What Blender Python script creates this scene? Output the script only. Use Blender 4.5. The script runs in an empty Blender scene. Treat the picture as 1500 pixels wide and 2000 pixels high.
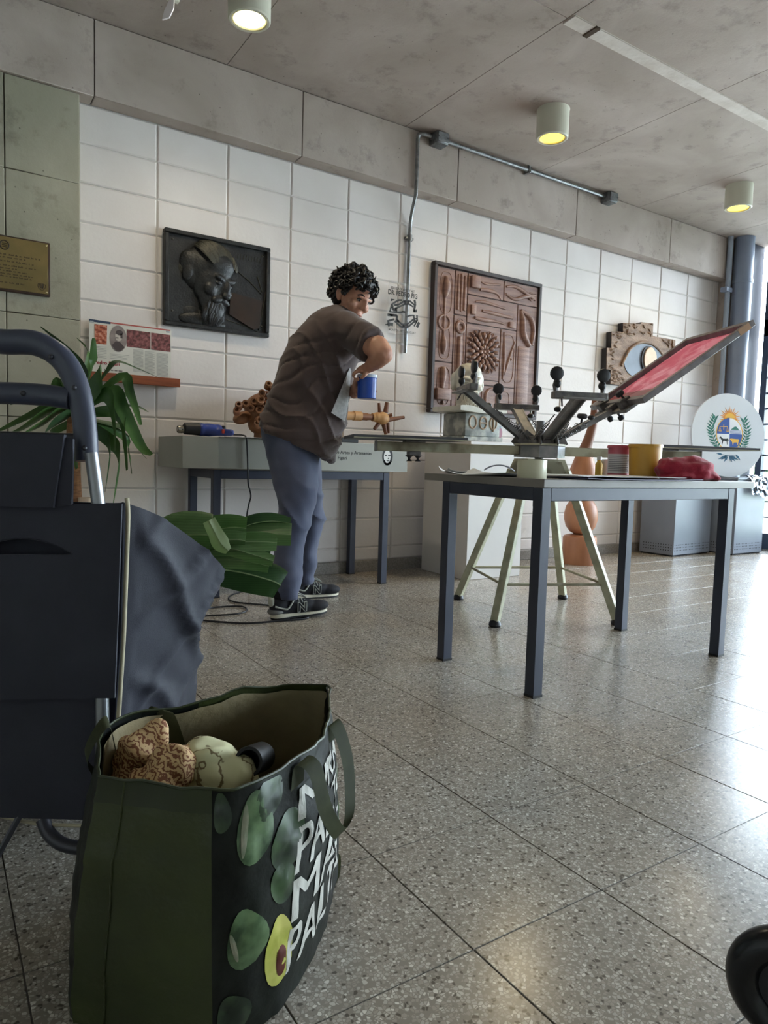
import bpy, bmesh, math, random
import numpy as np
from mathutils import Vector, Matrix, noise
random.seed(7)
PI = math.pi
scene = bpy.context.scene
COL = scene.collection

# ---------------------------------------------------------------- camera
CR = Vector((0.83774752, -0.54528913, 0.02896308))
CU = Vector((0.01698188, 0.07903115, 0.99672749))
CF = Vector((0.54579365, 0.83451414, -0.07546818))
CC = Vector((-0.68101, -4.04205, 0.77153))
cam_data = bpy.data.cameras.new('camera')
cam_data.sensor_fit = 'AUTO'
cam_data.sensor_width = 36.0
cam_data.lens = 36.0 * 1364.779 / 2000.0
cam_data.clip_start = 0.02
cam = bpy.data.objects.new('camera', cam_data)
COL.objects.link(cam)
m3 = Matrix((CR, CU, -CF)).transposed()
cam.matrix_world = Matrix.Translation(CC) @ m3.to_4x4()
scene.camera = cam

# ---------------------------------------------------------------- world, exposure
world = bpy.data.worlds.new('overcast_sky')
scene.world = world
world.use_nodes = True
_bg = world.node_tree.nodes['Background']
_bg.inputs[0].default_value = (0.77, 0.86, 1.0, 1)
_bg.inputs[1].default_value = 8.5
scene.view_settings.view_transform = 'Standard'
scene.view_settings.look = 'None'
scene.view_settings.gamma = 1.0
scene.view_settings.use_curve_mapping = False
scene.view_settings.exposure = 1.50
# light portals at the glazing (they only guide the sky light, they emit nothing)
def portal(name, loc, rot, sx, sy):
    l = bpy.data.lights.new(name, 'AREA'); l.shape = 'RECTANGLE'; l.size = sx; l.size_y = sy
    l.cycles.is_portal = True
    o = bpy.data.objects.new(name, l); o.location = loc; o.rotation_euler = rot
    COL.objects.link(o)
portal('window_right_offscreen', (6.32, -3.95, 1.5), (0, PI/2, 0), 2.8, 7.5)

# ---------------------------------------------------------------- materials
MATS = {}
def new_mat(name):
    m = bpy.data.materials.new(name); m.use_nodes = True
    nt = m.node_tree
    return m, nt, nt.nodes['Principled BSDF']
def lin(c):
    def f(v):
        v = v/255.0
        return v/12.92 if v <= 0.04045 else ((v+0.055)/1.055)**2.4
    return (f(c[0]), f(c[1]), f(c[2]), 1)
def pm(name, c1, c2=None, scale=8.0, rough=0.6, metal=0.0, bump=0.0, bscale=None, detail=4.0, coord='pos',
       spec=0.5, trans=0.0, ior=1.45, lo=0.35, hi=0.65, stretch=(1,1,1), alpha=1.0, sheen=0.0, coat=0.0, sss=0.0):
    """colours in sRGB 0-255; two tones mixed by noise, optional fine relief"""
    if name in MATS: return MATS[name]
    m, nt, b = new_mat(name)
    N, L = nt.nodes, nt.links
    b.inputs['Roughness'].default_value = rough
    b.inputs['Metallic'].default_value = metal
    b.inputs['Specular IOR Level'].default_value = spec
    b.inputs['Transmission Weight'].default_value = trans
    b.inputs['IOR'].default_value = ior
    b.inputs['Alpha'].default_value = alpha
    b.inputs['Sheen Weight'].default_value = sheen
    b.inputs['Coat Weight'].default_value = coat
    if sss:
        b.inputs['Subsurface Weight'].default_value = sss
        b.inputs['Subsurface Radius'].default_value = (0.012, 0.005, 0.003)
    b.inputs['Base Color'].default_value = lin(c1)
    vec = None
    if c2 is not None or bump:
        if coord == 'pos':
            g = N.new('ShaderNodeNewGeometry'); src = g.outputs['Position']
        else:
            g = N.new('ShaderNodeTexCoord'); src = g.outputs['Object']
        mp = N.new('ShaderNodeMapping'); mp.inputs['Scale'].default_value = stretch
        L.new(src, mp.inputs['Vector']); vec = mp.outputs['Vector']
    if c2 is not None:
        n = N.new('ShaderNodeTexNoise'); n.inputs['Scale'].default_value = scale; n.inputs['Detail'].default_value = detail
        L.new(vec, n.inputs['Vector'])
        r = N.new('ShaderNodeValToRGB')
        r.color_ramp.elements[0].position = lo; r.color_ramp.elements[0].color = lin(c1)
        r.color_ramp.elements[1].position = hi; r.color_ramp.elements[1].color = lin(c2)
        L.new(n.outputs['Fac'], r.inputs['Fac']); L.new(r.outputs['Color'], b.inputs['Base Color'])
    if bump:
        n2 = N.new('ShaderNodeTexNoise'); n2.inputs['Scale'].default_value = bscale or scale*4; n2.inputs['Detail'].default_value = 5
        L.new(vec, n2.inputs['Vector'])
        bp = N.new('ShaderNodeBump'); bp.inputs['Strength'].default_value = bump; bp.inputs['Distance'].default_value = 0.01
        L.new(n2.outputs['Fac'], bp.inputs['Height']); L.new(bp.outputs['Normal'], b.inputs['Normal'])
    MATS[name] = m
    return m
def emis(name, c, s):
    if name in MATS: return MATS[name]
    m, nt, b = new_mat(name)
    b.inputs['Base Color'].default_value = lin(c)
    b.inputs['Emission Color'].default_value = lin(c); b.inputs['Emission Strength'].default_value = s
    MATS[name] = m
    return m

# ---------------------------------------------------------------- mesh helpers
ROOTM = {}
def tag(o, label=None, cat=None, group=None, kind=None):
    if label: o['label'] = label
    if cat: o['category'] = cat
    if group: o['group'] = group
    if kind: o['kind'] = kind
    return o
def thing(name, label, cat, loc=(0,0,0), rz=0.0, group=None, M=None):
    o = bpy.data.objects.new(name, None); COL.objects.link(o)
    o.empty_display_size = 0.05
    m = M if M is not None else Matrix.Translation(Vector(loc)) @ Matrix.Rotation(rz, 4, 'Z')
    o.matrix_world = m
    ROOTM[o.name] = m.copy()
    return tag(o, label, cat, group)
def smooth_mesh(me, angle=40):
    """smooth faces, sharp edges above the angle"""
    me.polygons.foreach_set('use_smooth', [True]*len(me.polygons))
    try: me.set_sharp_from_angle(angle=math.radians(angle))
    except Exception: pass
def obj(name, bm, mat, parent=None, world=False, smooth=True, angle=40, label=None, kind=None):
    """bm -> one mesh object; with world=True the coordinates are world ones, brought into the parent's frame"""
    me = bpy.data.meshes.new(name)
    if isinstance(bm, bpy.types.Mesh):
        me = bm
    else:
        bmesh.ops.recalc_face_normals(bm, faces=bm.faces[:])
        if world and parent is not None:
            top = parent
            bm.transform(ROOTM[top.name].inverted())
        bm.to_mesh(me); bm.free()
    mats = mat if isinstance(mat, (list, tuple)) else [mat]
    if len(me.materials) == 0:
        for q in mats: me.materials.append(q)
    if smooth: smooth_mesh(me, angle)
    o = bpy.data.objects.new(name, me); COL.objects.link(o)
    if parent is not None:
        o.parent = parent
        ROOTM[o.name] = ROOTM[parent.name]
    else:
        ROOTM[o.name] = Matrix.Identity(4)
    if label: o['label'] = label
    if kind: o['kind'] = kind
    return o
def solo(name, bm, mat, label, cat, loc=(0,0,0), M=None, group=None, world=True, **k):
    """a thing that is one mesh, origin at its base"""
    m = M if M is not None else Matrix.Translation(Vector(loc))
    if world: bm.transform(m.inverted())
    o = obj(name, bm, mat, **k)
    o.matrix_world = m
    ROOTM[o.name] = m.copy()
    return tag(o, label, cat, group)
def BM(): return bmesh.new()
def merge(bm, other, M=None, mi=None):
    if M is not None: other.transform(M)
    if mi is not None:
        for f in other.faces: f.material_index = mi
    me = bpy.data.meshes.new('tmp'); other.to_mesh(me); other.free()
    bm.from_mesh(me); bpy.data.meshes.remove(me)
    return bm
def box(x0, x1, y0, y1, z0, z1, bev=0.0, seg=1, bm=None, M=None):
    b = BM()
    bmesh.ops.create_cube(b, size=1.0)
    for v in b.verts:
        v.co = Vector((x0+(v.co.x+.5)*(x1-x0), y0+(v.co.y+.5)*(y1-y0), z0+(v.co.z+.5)*(z1-z0)))
    if bev > 0:
        bmesh.ops.bevel(b, geom=b.edges[:], offset=bev, segments=seg, profile=0.5, affect='EDGES', clamp_overlap=True)
    if M is not None: b.transform(M)
    return b if bm is None else merge(bm, b)
def cyl(p, q, r0, r1=None, n=20, caps=True, bm=None):
    p = Vector(p); q = Vector(q); r1 = r0 if r1 is None else r1
    d = q-p; b = BM()
    bmesh.ops.create_cone(b, cap_ends=caps, segments=n, radius1=r0, radius2=r1, depth=d.length)
    b.transform(Matrix.Translation((p+q)/2) @ d.to_track_quat('Z', 'Y').to_matrix().to_4x4())
    return b if bm is None else merge(bm, b)
def ell(c, r, sub=2, rot=None, bm=None):
    b = BM(); bmesh.ops.create_icosphere(b, subdivisions=sub, radius=1.0)
    if not isinstance(r, (tuple, list)): r = (r, r, r)
    M = Matrix.Translation(Vector(c)) @ (rot if rot is not None else Matrix.Identity(4)) @ Matrix.Diagonal((r[0], r[1], r[2], 1))
    b.transform(M)
    return b if bm is None else merge(bm, b)
def lathe(prof, n=32, bm=None, M=None, caps=True):
    b = BM(); rings = []
    for r, z in prof:
        rings.append([b.verts.new((r*math.cos(2*PI*i/n), r*math.sin(2*PI*i/n), z)) for i in range(n)])
    for a, c in zip(rings, rings[1:]):
        for i in range(n):
            b.faces.new((a[i], a[(i+1)%n], c[(i+1)%n], c[i]))
    if caps:
        b.faces.new(rings[0][::-1]); b.faces.new(rings[-1])
    if M is not None: b.transform(M)
    return b if bm is None else merge(bm, b)
def smoothpath(P, k=6, closed=False):
    """Catmull-Rom through the points (any dimension)"""
    P = [np.array(p, float) for p in P]; out = []
    n = len(P)
    rng = range(n) if closed else range(n-1)
    for i in rng:
        if closed: p0, p1, p2, p3 = P[(i-1)%n], P[i], P[(i+1)%n], P[(i+2)%n]
        else: p0, p1, p2, p3 = P[max(i-1,0)], P[i], P[i+1], P[min(i+2,n-1)]
        for j in range(k):
            t = j/k
            out.append(0.5*((2*p1)+(-p0+p2)*t+(2*p0-5*p1+4*p2-p3)*t*t+(-p0+3*p1-3*p2+p3)*t**3))
    if not closed: out.append(P[-1])
    return out
def tube(path, r, n=12, bm=None, closed=False, caps=True, flat=None):
    """swept circle; r a number or a list; flat=(a,b) scales the section"""
    P = [Vector(p[:3]) for p in path]; m = len(P)
    R = r if isinstance(r, (list, tuple)) else [r]*m
    b = BM(); rings = []
    up = None
    for i in range(m):
        if closed: t = P[(i+1)%m]-P[i-1]
        else: t = P[min(i+1,m-1)]-P[max(i-1,0)]
        t.normalize()
        if up is None:
            up = Vector((0,0,1)) if abs(t.z) < .9 else Vector((1,0,0))
        s = t.cross(up); s.normalize(); u = s.cross(t); u.normalize(); up = u
        fa, fb = flat if flat else (1, 1)
        rings.append([b.verts.new(P[i]+(s*math.cos(2*PI*k/n)*fa+u*math.sin(2*PI*k/n)*fb)*R[i]) for k in range(n)])
    pairs = list(zip(rings, rings[1:])) + ([(rings[-1], rings[0])] if closed else [])
    for a, c in pairs:
        for k in range(n): b.faces.new((a[k], a[(k+1)%n], c[(k+1)%n], c[k]))
    if caps and not closed:
        b.faces.new(rings[0][::-1]); b.faces.new(rings[-1])
    return b if bm is None else merge(bm, b)
def prism(poly, h0, h1, M=None, bm=None, bev=0.0):
    """polygon in local xy, extruded along local z from h0 to h1"""
    b = BM()
    a = [b.verts.new((x, y, h0)) for x, y in poly]; c = [b.verts.new((x, y, h1)) for x, y in poly]
    n = len(poly)
    b.faces.new(a[::-1]); top = b.faces.new(c)
    for i in range(n): b.faces.new((a[i], a[(i+1)%n], c[(i+1)%n], c[i]))
    if bev > 0:
        bmesh.ops.bevel(b, geom=list(top.edges), offset=bev, segments=1, affect='EDGES', clamp_overlap=True)
    b.normal_update()
    bmesh.ops.triangulate(b, faces=[f for f in b.faces if len(f.verts) > 4], ngon_method='EAR_CLIP')
    if M is not None: b.transform(M)
    return b if bm is None else merge(bm, b)
def strip(centre, widths, normals=None, thick=0.0, bm=None, side=None):
    """ribbon along a path: side vectors give the width direction"""
    P = [Vector(p[:3]) for p in centre]; b = BM(); m = len(P); A = []; B_ = []
    for i in range(m):
        w = widths[i] if isinstance(widths, (list, tuple)) else widths
        s = side[i] if isinstance(side, list) else side
        A.append(P[i]-s*w/2); B_.append(P[i]+s*w/2)
    va = [b.verts.new(p) for p in A]; vb = [b.verts.new(p) for p in B_]
    for i in range(m-1): b.faces.new((va[i], vb[i], vb[i+1], va[i+1]))
    if thick > 0:
        bmesh.ops.solidify(b, geom=b.faces[:], thickness=thick)
    return b if bm is None else merge(bm, b)
def loft(rings, closed=True, caps=True, bm=None):
    b = BM(); V = [[b.verts.new(p) for p in r] for r in rings]; n = len(V[0])
    for a, c in zip(V, V[1:]):
        for i in range(n if closed else n-1):
            b.faces.new((a[i], a[(i+1)%n], c[(i+1)%n], c[i]))
    if caps and closed:
        b.faces.new(V[0][::-1]); b.faces.new(V[-1])
    return b if bm is None else merge(bm, b)
def evalmesh(bm, mods):
    """apply modifiers (type, settings) to a bmesh and return a new bmesh"""
    me = bpy.data.meshes.new('tmp'); bmesh.ops.recalc_face_normals(bm, faces=bm.faces[:]); bm.to_mesh(me); bm.free()
    o = bpy.data.objects.new('tmp', me); COL.objects.link(o)
    for t, s in mods:
        md = o.modifiers.new('m', t)
        for k, v in s.items(): setattr(md, k, v)
    dg = bpy.context.evaluated_depsgraph_get(); dg.update()
    ev = o.evaluated_get(dg); out = bpy.data.meshes.new_from_object(ev)
    b = BM(); b.from_mesh(out)
    bpy.data.objects.remove(o); bpy.data.meshes.remove(me); bpy.data.meshes.remove(out)
    return b
def blob(bm, vox=0.008, sm=6, fac=0.5):
    return evalmesh(bm, [('REMESH', dict(mode='VOXEL', voxel_size=vox)), ('SMOOTH', dict(iterations=sm, factor=fac))])
def caps(p, q, r0, r1, bm=None, sub=2):
    """tapered capsule"""
    b = bm if bm is not None else BM()
    ell(p, r0, sub, bm=b); ell(q, r1, sub, bm=b); cyl(p, q, r0, r1, n=16, bm=b)
    return b
def text(body, size, M, extrude=0.0006, align='LEFT', bold=0.0, sx=1.0):
    """lettering as a flat mesh, local xy plane placed by M"""
    c = bpy.data.curves.new('t', 'FONT'); c.body = body; c.size = size; c.extrude = extrude; c.align_x = align; c.offset = bold
    c.resolution_u = 3
    o = bpy.data.objects.new('t', c); COL.objects.link(o)
    dg = bpy.context.evaluated_depsgraph_get(); dg.update()
    me = bpy.data.meshes.new_from_object(o.evaluated_get(dg))
    b = BM(); b.from_mesh(me)
    bpy.data.objects.remove(o); bpy.data.curves.remove(c); bpy.data.meshes.remove(me)
    b.transform(M @ Matrix.Diagonal((sx, 1, 1, 1)))
    return b
def wallM(x, y, z):
    """frame on a face looking towards -Y: local x = world X, local y = world Z, local z = -Y"""
    return Matrix.Translation((x, y, z)) @ Matrix(((1,0,0,0), (0,0,-1,0), (0,1,0,0), (0,0,0,1)))
def ray(px, py): return CF + CR*((px-750)/1364.779) - CU*((py-1000)/1364.779)
def at(px, py, d): return CC + ray(px, py)*d            # a point of the place d metres along the view axis
def on_y(px, py, y):
    d = ray(px, py); return CC + d*((y-CC.y)/d.y)
def on_z(px, py, z):
    d = ray(px, py); return CC + d*((z-CC.z)/d.z)
def circle(r, n, cx=0, cy=0, a0=0.0, ry=None):
    ry = r if ry is None else ry
    return [(cx+r*math.cos(a0+2*PI*i/n), cy+ry*math.sin(a0+2*PI*i/n)) for i in range(n)]
# ---------------------------------------------------------------- surface materials
def concrete(name, c1, c2, c3):
    m, nt, b = new_mat(name); N, L = nt.nodes, nt.links
    g = N.new('ShaderNodeNewGeometry')
    n1 = N.new('ShaderNodeTexNoise'); n1.inputs['Scale'].default_value = 1.6; n1.inputs['Detail'].default_value = 7; n1.inputs['Distortion'].default_value = .6
    L.new(g.outputs['Position'], n1.inputs['Vector'])
    r1 = N.new('ShaderNodeValToRGB'); e = r1.color_ramp.elements
    e[0].position = .3; e[0].color = lin(c1); e[1].position = .62; e[1].color = lin(c2)
    x = r1.color_ramp.elements.new(.74); x.color = lin(c3)
    L.new(n1.outputs['Fac'], r1.inputs['Fac'])
    # dark blotches and pin holes
    n2 = N.new('ShaderNodeTexNoise'); n2.inputs['Scale'].default_value = 7; n2.inputs['Detail'].default_value = 9; n2.inputs['Roughness'].default_value = .7
    L.new(g.outputs['Position'], n2.inputs['Vector'])
    r2 = N.new('ShaderNodeValToRGB'); e = r2.color_ramp.elements
    e[0].position = .30; e[0].color = (.45,.43,.42,1); e[1].position = .45; e[1].color = (1,1,1,1)
    L.new(n2.outputs['Fac'], r2.inputs['Fac'])
    mx = N.new('ShaderNodeMix'); mx.data_type = 'RGBA'; mx.blend_type = 'MULTIPLY'; mx.inputs['Factor'].default_value = .55
    L.new(r1.outputs['Color'], mx.inputs['A']); L.new(r2.outputs['Color'], mx.inputs['B'])
    v = N.new('ShaderNodeTexVoronoi'); v.inputs['Scale'].default_value = 16; v.inputs['Randomness'].default_value = 1
    L.new(g.outputs['Position'], v.inputs['Vector'])
    r3 = N.new('ShaderNodeValToRGB'); e = r3.color_ramp.elements
    e[0].position = .035; e[0].color = (.3,.28,.27,1); e[1].position = .075; e[1].color = (1,1,1,1)
    L.new(v.outputs['Distance'], r3.inputs['Fac'])
    mx2 = N.new('ShaderNodeMix'); mx2.data_type = 'RGBA'; mx2.blend_type = 'MULTIPLY'; mx2.inputs['Factor'].default_value = .8
    L.new(mx.outputs['Result'], mx2.inputs['A']); L.new(r3.outputs['Color'], mx2.inputs['B'])
    L.new(mx2.outputs['Result'], b.inputs['Base Color'])
    b.inputs['Roughness'].default_value = .85
    bp = N.new('ShaderNodeBump'); bp.inputs['Strength'].default_value = .35; bp.inputs['Distance'].default_value = .01
    L.new(n2.outputs['Fac'], bp.inputs['Height']); L.new(bp.outputs['Normal'], b.inputs['Normal'])
    return m
def terrazzo(name, base, tint, rough):
    m, nt, b = new_mat(name); N, L = nt.nodes, nt.links
    g = N.new('ShaderNodeNewGeometry')
    v = N.new('ShaderNodeTexVoronoi'); v.inputs['Scale'].default_value = 165
    L.new(g.outputs['Position'], v.inputs['Vector'])
    sx = N.new('ShaderNodeSeparateColor'); L.new(v.outputs['Color'], sx.inputs['Color'])
    r = N.new('ShaderNodeValToRGB'); r.color_ramp.interpolation = 'CONSTANT'
    cols = [(0, (92,87,79)), (.08, (142,136,126)), (.30, (162,156,146)), (.55, (180,175,165)), (.82, (198,194,184)), (.95, (220,217,208))]
    e = r.color_ramp.elements
    e[0].position = 0; e[0].color = lin(cols[0][1]); e[1].position = cols[1][0]; e[1].color = lin(cols[1][1])
    for p, c in cols[2:]:
        q = e.new(p); q.color = lin(c)
    L.new(sx.outputs['Red'], r.inputs['Fac'])
    # matrix between the chips
    v2 = N.new('ShaderNodeTexVoronoi'); v2.feature = 'DISTANCE_TO_EDGE'; v2.inputs['Scale'].default_value = 165
    L.new(g.outputs['Position'], v2.inputs['Vector'])
    r2 = N.new('ShaderNodeValToRGB'); r2.color_ramp.elements[0].position = .04; r2.color_ramp.elements[1].position = .14
    L.new(v2.outputs['Distance'], r2.inputs['Fac'])
    mx = N.new('ShaderNodeMix'); mx.data_type = 'RGBA'
    mx.inputs['A'].default_value = lin(base); L.new(r.outputs['Color'], mx.inputs['B']); L.new(r2.outputs['Color'], mx.inputs['Factor'])
    # slow drift of tone from tile batch to batch
    n = N.new('ShaderNodeTexNoise'); n.inputs['Scale'].default_value = 1.3; n.inputs['Detail'].default_value = 3
    L.new(g.outputs['Position'], n.inputs['Vector'])
    r4 = N.new('ShaderNodeValToRGB'); r4.color_ramp.elements[0].position = .35; r4.color_ramp.elements[0].color = lin(tint)
    r4.color_ramp.elements[1].position = .65; r4.color_ramp.elements[1].color = (1,1,1,1)
    L.new(n.outputs['Fac'], r4.inputs['Fac'])
    mx2 = N.new('ShaderNodeMix'); mx2.data_type = 'RGBA'; mx2.blend_type = 'MULTIPLY'; mx2.inputs['Factor'].default_value = 1
    L.new(mx.outputs['Result'], mx2.inputs['A']); L.new(r4.outputs['Color'], mx2.inputs['B'])
    L.new(mx2.outputs['Result'], b.inputs['Base Color'])
    n3 = N.new('ShaderNodeTexNoise'); n3.inputs['Scale'].default_value = 3.5; n3.inputs['Detail'].default_value = 6
    L.new(g.outputs['Position'], n3.inputs['Vector'])
    b.inputs['Specular IOR Level'].default_value = .75
    mr = N.new('ShaderNodeMapRange'); mr.inputs['To Min'].default_value = rough-.07; mr.inputs['To Max'].default_value = rough+.07
    L.new(n3.outputs['Fac'], mr.inputs['Value']); L.new(mr.outputs['Result'], b.inputs['Roughness'])
    return m
M_CONC = concrete('raw_concrete', (156,143,134), (178,166,158), (192,182,175))
M_COL = concrete('column_concrete', (140,136,118), (160,155,138), (172,167,150))
M_TERR = terrazzo('terrazzo', (142,136,126), (243,234,224), .23)
M_GROUT = pm('grout', (88,84,78), rough=.8)
M_BASE = pm('terrazzo_skirting', (120,114,108), (146,140,134), 90, .5)
M_PAINT = pm('white_wall_paint', (212,204,200), (220,213,210), 2.5, .62, bump=.10, bscale=45)
M_JOINT = pm('painted_mortar', (206,202,197), rough=.7)
M_LAMPBODY = pm('lamp_enamel', (196,194,178), rough=.4)
M_STEELG = pm('galvanised_steel', (120,122,124), (150,152,154), 30, .35, metal=.9)
M_BLUEG = pm('blue_grey_paint', (124,134,154), (134,144,164), 4, .38)
M_DKFRAME = pm('window_frame_paint', (70,78,92), rough=.45)
M_GLASS = None
def pane_glass():
    m, nt, b = new_mat('window_glass'); N, L = nt.nodes, nt.links
    out = N['Material Output']
    t = N.new('ShaderNodeBsdfTransparent'); t.inputs[0].default_value = (.95,.98,.97,1)
    gl = N.new('ShaderNodeBsdfGlossy'); gl.inputs['Roughness'].default_value = .02
    fr = N.new('ShaderNodeFresnel'); fr.inputs['IOR'].default_value = 1.35
    mx = N.new('ShaderNodeMixShader'); L.new(fr.outputs[0], mx.inputs[0]); L.new(t.outputs[0], mx.inputs[1]); L.new(gl.outputs[0], mx.inputs[2])
    L.new(mx.outputs[0], out.inputs['Surface']); N.remove(b)
    return m
M_GLASS = pane_glass()

def struct(name, bm, mat, label=None, **k):
    o = obj(name, bm, mat, **k); o['kind'] = 'structure'
    if label: o['label'] = label
    return o
XL, XR, YB, YF, HC = -3.6, 6.25, 0.0, -8.2, 2.945

# floor: bed plus separate 30 cm tiles
floor = struct('floor', box(XL, XR, YF, YB+.1, -.12, -.0015), M_GROUT, 'grey terrazzo floor of square tiles')
TS, TOX, TOY = .30352, .03172, -3.24896
cells = []
YE = -.013
for i in range(math.floor((XL-TOX)/TS), math.ceil((XR-TOX)/TS)):
    for j in range(math.floor((YF-TOY)/TS), math.ceil((YE-TOY)/TS)):
        x0_, y0_ = max(TOX+i*TS, XL), max(TOY+j*TS, YF)
        x1_, y1_ = min(TOX+(i+1)*TS, XR-.02), min(TOY+(j+1)*TS, YE)      # cut tiles along the walls
        if x1_-x0_ < .01 or y1_-y0_ < .01: continue
        c = Vector(((x0_+x1_)/2, (y0_+y1_)/2, 0)); d = c-CC; z = d.dot(CF)
        vis = z > .45 and abs(d.dot(CR)/z) < .60 and -.80 < d.dot(CU)/z < .2
        cells.append((not vis, z if z > 0 else 99, x0_, y0_, x1_-x0_, y1_-y0_))
cells.sort()
rest = BM(); tile_me = {}
for k, (nv, z, x, y, w_, h_) in enumerate(cells):
    g = .0012
    if k < 300:
        key = (round(w_, 4), round(h_, 4))
        if key not in tile_me:
            tb = box(g, w_-g, g, h_-g, -.006, 0, bev=.0008); me = bpy.data.meshes.new('floor_tile'); tb.to_mesh(me); tb.free(); me.materials.append(M_TERR); tile_me[key] = me
        o = bpy.data.objects.new('floor_tile', tile_me[key]); COL.objects.link(o); o.parent = floor
        o.location = (x, y, random.uniform(-.0003, .0003))
    else:
        rest.faces.new([rest.verts.new(p) for p in ((x+g, y+g, 0), (x+w_-g, y+g, 0), (x+w_-g, y+h_-g, 0), (x+g, y+h_-g, 0))])
o = obj('floor_tiles', rest, M_TERR, parent=floor, smooth=False); o['kind'] = 'stuff'

# back wall: mortar plane plus stack-bonded painted blocks
BW, BH, TOPZ = .40441, .2, 2.566
wall = struct('wall_back', box(-.02, 5.76, 0.006, .16, 0, TOPZ+.02), M_JOINT, 'white painted concrete block wall in stacked courses')
def block_bm(w, h):
    b = BM(); g = .0028
    o = [(g, 0, g), (w-g, 0, g), (w-g, 0, h-g), (g, 0, h-g)]
    i = [(g+.007, 1, g+.007), (w-g-.007, 1, g+.007), (w-g-.007, 1, h-g-.007), (g+.007, 1, h-g-.007)]
    vb = [b.verts.new((x, .012, z)) for x, _, z in o]; vo = [b.verts.new((x, .003, z)) for x, _, z in o]; vi = [b.verts.new((x, -.002, z)) for x, _, z in i]
    for q in range(4):
        b.faces.new((vb[q], vb[(q+1)%4], vo[(q+1)%4], vo[q])); b.faces.new((vo[q], vo[(q+1)%4], vi[(q+1)%4], vi[q]))
    b.faces.new(vi)
    return b
def block_mesh(w, h):
    b = block_bm(w, h); bmesh.ops.recalc_face_normals(b, faces=b.faces[:])
    me = bpy.data.meshes.new('block'); b.to_mesh(me); b.free(); me.materials.append(M_PAINT); return me
full, low, edge, elow = block_mesh(BW, BH), block_mesh(BW, .09), block_mesh(.085, BH), block_mesh(.085, .09)
for r in range(13):
    for c in range(15):
        me = (full if r < 12 else low) if c < 14 else (edge if r < 12 else elow)
        z = TOPZ-(r+1)*BH if r < 12 else .077
        o = bpy.data.objects.new('block', me); COL.objects.link(o); o.parent = wall
        o.location = (c*BW, random.uniform(-.0012, .0012), z)
        o.rotation_euler = (random.uniform(-.002, .002), 0, random.uniform(-.003, .003))
struct('baseboard_back', box(0, 5.75, -.014, .006, 0, .078, bev=.003), M_BASE, 'grey terrazzo skirting along the block wall')

# concrete frame: ring beam, columns, cast in lengths with visible formwork joints
beam = struct('trim_1', box(XL, XR, -.09, .12, TOPZ+.012, HC), M_CONC, 'raw concrete beam above the block wall')
seams = [XL, -2.3, -1.1, .06, 1.23, 2.42, 3.615, 4.81, XR]
for a, c in zip(seams, seams[1:]):
    obj('beam_segment', box(a+.0025, c-.0025, -.11, .0, TOPZ, HC-.004, bev=.003), M_CONC, parent=beam)
col = struct('trim_2', box(XL, -.006, -.06, .12, 0, TOPZ+.012), M_COL, 'raw concrete column left of the block wall')
zs = [0, .42, .93, 1.44, 2.125, TOPZ]
xs = [XL, -2.5, -1.43, -.345, -.006]
for a, c in zip(xs, xs[1:]):
    for z0, z1 in zip(zs, zs[1:]):
        obj('formwork_panel', box(a+.002, c-.002, -.092+random.uniform(-.002,.002), -.04, z0+.0015, z1-.0015, bev=.003), M_COL, parent=col)
struct('trim_3', box(5.755, XR+.1, -.11, .12, 0, TOPZ+.01, bev=.004), M_CONC, 'raw concrete column beside the window')

struct('trim_5', box(5.925, XR-.031, -.165, -.105, 0, HC-.002, bev=.003), M_DKFRAME, 'dark blue-grey steel post between drain pipe and window')
# ceiling slabs with joints
ceil = struct('ceiling', box(XL, XR, YF, .12, HC+.006, HC+.2), M_CONC, 'raw concrete ceiling with formwork joints')
cx = [XL, -2.86, -1.65, -.45, .76, 1.975, 3.185, 4.365, 5.56, XR]
cy = [-.1, -1.49, -2.9, -4.3, -5.7, -7.1, YF]
for a, c in zip(cx, cx[1:]):
    for p, q in zip(cy, cy[1:]):
        obj('ceiling_panel', box(a+.0015, c-.0015, q+.0015, p-.0015, HC, HC+.02, bev=.001), M_CONC, parent=ceil)
obj('cast_band', box(1.985, XR, -1.532, -1.45, HC-.006, HC+.01, bev=.003), pm('pale_concrete', (196,187,178), (210,203,196), 9, .85, bump=.3), parent=ceil)
obj('cast_mark', box(2.13, 2.165, -1.536, -1.446, HC-.012, HC, bev=.003), pm('rust_mark', (74,60,48), rough=.9), parent=ceil)

# the unseen sides of the room
struct('wall_left', box(XL-.12, XL+.001, YF, .1, -.12, HC+.1), pm('white_render', (214,212,204), (222,220,213), 3, .75), 'plain white rendered wall')
M_WHITE = pm('white_render', (214,212,204), (222,220,213), 3, .75)
struct('wall_front', box(XL-.12, XR+.12, YF-.12, YF+.001, -.12, HC+.1), M_WHITE, 'plain white rendered wall')

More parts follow.
